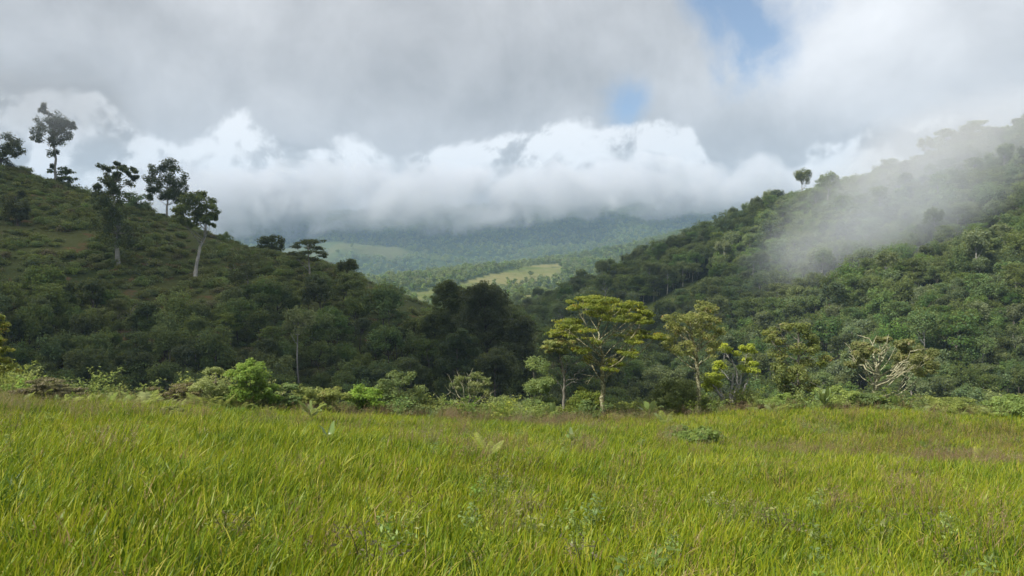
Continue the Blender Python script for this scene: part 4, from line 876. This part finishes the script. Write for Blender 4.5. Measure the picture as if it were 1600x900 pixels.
# tangled undergrowth of the brow, and small weeds all through the grass
def weed_mesh(seed, leafm, hgt=0.6, wd=0.4, leaf=0.09, n=7, per=26):
    rg = np.random.default_rng(seed); q = QB()
    for i in range(n):
        a = rg.uniform(0, 6.28); d = wd*math.sqrt(rg.uniform(0, 1)); h = hgt*rg.uniform(.45, 1.1); top = np.array([d*math.cos(a)*1.2+rg.normal(0, .05), d*math.sin(a)*1.2, h])
        P = bez((d*math.cos(a)*.3, d*math.sin(a)*.3, -.05), (d*math.cos(a)*.4, d*math.sin(a)*.4, h*.6), top, 5); tube(q, P, np.linspace(.008, .003, 5), 4, .1)
        s_ = rg.uniform(.35, 1.05, per); pp = np.stack([np.interp(s_, np.linspace(0, 1, 5), P[:, c]) for c in range(3)], 1)+rg.normal(0, .05, (per, 3))*np.array([1.4, 1.4, .7])
        leaves(q, pp, rg.normal(0, .5, (per, 3))+np.array([0, 0, .8]), leaf, rg, .42)
    return q.mesh('weed_pattern', LEAF[leafm])
WT = [template('weed_pattern', weed_mesh(400+i, m_, h_, w_, l_, n_, p_)) for i, (m_, h_, w_, l_, n_, p_) in enumerate((('bush', .8, .5, .11, 9, 34), ('fern', .9, .5, .08, 9, 40), ('olive', .8, .5, .10, 9, 34), ('bright', .6, .45, .12, 8, 30), ('brown', .8, .45, .07, 8, 30)))]
X, Y = jgrid(-36, 40, 30, 50, .62); d = Y-edge_y(X); f = fbm(X*.3, Y*.3, 121, 2)
k = (np.abs(X) < .78*Y) & (d > -3.2) & (d < 4) & (rng.uniform(0, 1, len(X)) < np.clip(.25+.16*(d+2), 0, .9)*np.clip((f-.25)*3, 0, 1)); X, Y, f = X[k], Y[k], f[k]; m_ = len(X)
scatter('undergrowth', WT, np.stack([X, Y, ground(X, Y)], 1), np.stack([0*X, 0*X, rng.uniform(0, 6.28, m_)], 1), (rng.uniform(.6, 1.35, m_)*(.6+1.3*f))[:, None]*np.ones(3), rng.choice(5, m_, p=(.26, .26, .2, .12, .16)), 'tangled weeds and low ferns where the meadow meets the wood', 'undergrowth')
WS = [template('weed_pattern', weed_mesh(420+i, m_, .42, .22, l_, 5, 16)) for i, (m_, l_) in enumerate((('bright', .075), ('fern', .06), ('lime', .05), ('brown', .05)))]
X, Y = jgrid(-36, 38, 4, 42, .8); f = fbm(X*.22+8, Y*.22, 131, 3)
k = (np.abs(X) < .75*Y+2) & (rng.uniform(0, 1, len(X)) < np.clip((f-.48)*3.5, .03, .6)) & (Y < edge_y(X)); X, Y = X[k], Y[k]; m_ = len(X)
scatter('meadow_weeds', WS, np.stack([X, Y, ground(X, Y)], 1), np.stack([0*X, 0*X, rng.uniform(0, 6.28, m_)], 1), rng.uniform(.6, 1.15, m_)[:, None]*np.ones(3), rng.choice(4, m_, p=(.36, .36, .06, .22)), 'small leafy weeds scattered through the meadow grass', 'weeds')

# ------------------------------------------------------------------ clouds overhead that shade the hill, drifting mist, haze
def cloud_mat():
    m, t, o = new_mat('cloud_white'); p = t.node('ShaderNodeBsdfDiffuse'); p.inputs[0].default_value = (.9, .9, .92, 1); tr = t.node('ShaderNodeBsdfTranslucent'); tr.inputs[0].default_value = (.8, .8, .82, 1)
    mx = t.node('ShaderNodeMixShader'); mx.inputs[0].default_value = .72; t.l.new(p.outputs[0], mx.inputs[1]); t.l.new(tr.outputs[0], mx.inputs[2]); tp = t.node('ShaderNodeBsdfTransparent'); m2 = t.node('ShaderNodeMixShader'); m2.inputs[0].default_value = .6; t.l.new(mx.outputs[0], m2.inputs[1]); t.l.new(tp.outputs[0], m2.inputs[2]); t.l.new(m2.outputs[0], o.inputs[0]); return m
CLOUD = cloud_mat()
def puff(qb, c, r_, rg):
    nu, nv = 14, 8; uu, vv = np.meshgrid(np.linspace(0, 2*np.pi, nu, endpoint=False), np.linspace(.02, np.pi-.02, nv)); d = np.stack([np.cos(uu)*np.sin(vv), np.sin(uu)*np.sin(vv), np.cos(vv)], -1).reshape(-1, 3)
    V_ = np.asarray(c)+d*np.asarray(r_)*(1+.18*np.sin(d[:, :1]*6+rg.uniform(0, 6))*np.cos(d[:, 1:2]*5+rg.uniform(0, 6)))
    i, j = np.meshgrid(np.arange(nv-1), np.arange(nu), indexing='ij'); j2 = (j+1) % nu
    qb.add(V_, np.stack([i*nu+j, i*nu+j2, (i+1)*nu+j2, (i+1)*nu+j], -1).reshape(-1, 4)[:, ::-1], .5)
SHADE = [(-420, 64), (-60, 68), (6, 82), (30, 120), (42, 170), (52, 205), (70, 250), (98, 320), (120, 420), (110, 560), (-420, 620)]
H_CLOUD = 640.0
rg = np.random.default_rng(3); cq = QB(); tt_ = H_CLOUD/TO_SUN.z
bx, by = np.meshgrid(np.arange(-420, 140, 34.0), np.arange(64, 620, 34.0)); bx = bx.ravel()+rg.uniform(-8, 8, bx.size); by = by.ravel()+rg.uniform(-8, 8, by.size)
k = in_poly(bx, by, [(x*0.96-12, y) for x, y in SHADE]); bx, by = bx[k], by[k]
for x_, y_ in zip(bx, by):
    g = gz(x_, y_); t_ = (H_CLOUD-g)/TO_SUN.z
    puff(cq, (x_+TO_SUN.x*t_, y_+TO_SUN.y*t_, H_CLOUD+rg.uniform(0, 25)), (30+rg.uniform(-3, 6), 30+rg.uniform(-3, 6), 22), rg)
tag(obj('cloud', cq.mesh('cloud', CLOUD, True)), 'broad low cloud overhead that shades the scrubby hill', 'cloud', kind='stuff')

def vol_mat(name, dens, nscale, lo, hi, aniso=0.25, color=(.95, .96, 1), power=1.0, step=1.0, zsoft=None):
    m, t, o = new_mat(name); tcn = t.node('ShaderNodeTexCoord'); O = tcn.outputs['Object']
    d = t.v('LENGTH', O); fall = t.sub(1.0, d)
    geo = t.node('ShaderNodeNewGeometry'); nz = t.noise(geo.outputs['Position'], nscale, 5, 0.6, 0.4)
    dn = t.mul(t.mul(t.smooth(t.add(fall, t.mul(t.sub(nz, 0.5), power)), lo, hi), t.smooth(d, 0.8, 1.0, 1.0, 0.0)), dens)
    p = t.node('ShaderNodeVolumePrincipled'); p.inputs['Color'].default_value = (*color, 1); p.inputs['Anisotropy'].default_value = aniso; t.put(p.inputs['Density'], dn)
    t.l.new(p.outputs[0], o.inputs['Volume']); m.cycles.volume_step_rate = step
    return m
def vol(name, label, c, r_, rot, mat):
    q = QB(); nu, nv = 24, 14; uu, vv = np.meshgrid(np.linspace(0, 2*np.pi, nu, endpoint=False), np.linspace(.01, np.pi-.01, nv)); d = np.stack([np.cos(uu)*np.sin(vv), np.sin(uu)*np.sin(vv), np.cos(vv)], -1).reshape(-1, 3)
    i, j = np.meshgrid(np.arange(nv-1), np.arange(nu), indexing='ij'); j2 = (j+1) % nu
    q.add(d, np.stack([i*nu+j, i*nu+j2, (i+1)*nu+j2, (i+1)*nu+j], -1).reshape(-1, 4)[:, ::-1], .5)
    q.add([[0, 0, 1], d[0]*1.0, d[nu//3], d[2*nu//3]], [[0, 1, 2, 3]], .5)
    q.add([[0, 0, -1], d[-1], d[-1-nu//3], d[-1-2*nu//3]], [[0, 1, 2, 3]], .5)
    o = obj(name, q.mesh(name, mat), None, c, rot, r_); tag(o, label, 'mist', kind='stuff'); return o
MIST = vol_mat('mist', 0.029, 0.03, .0, 1.0, aniso=-.1, power=1.1, color=(.9, .94, 1), step=0.6)
THIN = vol_mat('thin_mist', 0.022, 0.03, .12, .8, aniso=-.1, power=1.2, step=0.8)
vol('mist', 'thin grey mist drifting up the sunlit forest slope', (122, 232, 29), (68, 28, 26), (0, math.radians(-28), math.radians(-14)), MIST)
vol('mist', 'thin grey mist trailing off the top of the forested ridge', (160, 285, 54), (66, 38, 25), (0, math.radians(-20), math.radians(-25)), THIN)
vol('mist', 'faint mist veiling the tops of the trees on the hill crest', (-126, 205, 52), (46, 24, 17), (0, math.radians(8), 0), THIN)
CL2 = vol_mat('cloud_bank', 0.0085, 0.0085, .20, .60, aniso=-.25, power=2.6, step=0.3)
for c, r_ in (((-1000, 2500, 262), (560, 300, 170)), ((-600, 2500, 292), (460, 300, 140)), ((-260, 2480, 276), (400, 300, 135)), ((60, 2520, 300), (420, 300, 130)), ((420, 2600, 326), (420, 300, 130)), ((860, 2700, 335), (500, 300, 140))):
    c = (c[0], c[1], c[2]+14)
    vol('cloud_bank', 'bank of white cloud resting on the tops of the far mountains', c, r_, (0, 0, 0), CL2)

m, t, o = new_mat('haze'); p = t.node('ShaderNodeVolumePrincipled'); p.inputs['Color'].default_value = (.54, .75, 1, 1); p.inputs['Density'].default_value = 2.0e-4; p.inputs['Anisotropy'].default_value = 0.1
t.l.new(p.outputs[0], o.inputs['Volume'])
hv = np.array([[x, y, z] for z in (-90, 560) for x, y in ((-7800, -7800), (7800, -7800), (7800, 7800), (-7800, 7800))], float)
tag(obj('haze', quads_mesh('haze', hv, [[0, 3, 2, 1], [4, 5, 6, 7], [0, 1, 5, 4], [1, 2, 6, 5], [2, 3, 7, 6], [3, 0, 4, 7]], None, False, m)), 'pale haze filling the valley air', 'haze', kind='stuff')
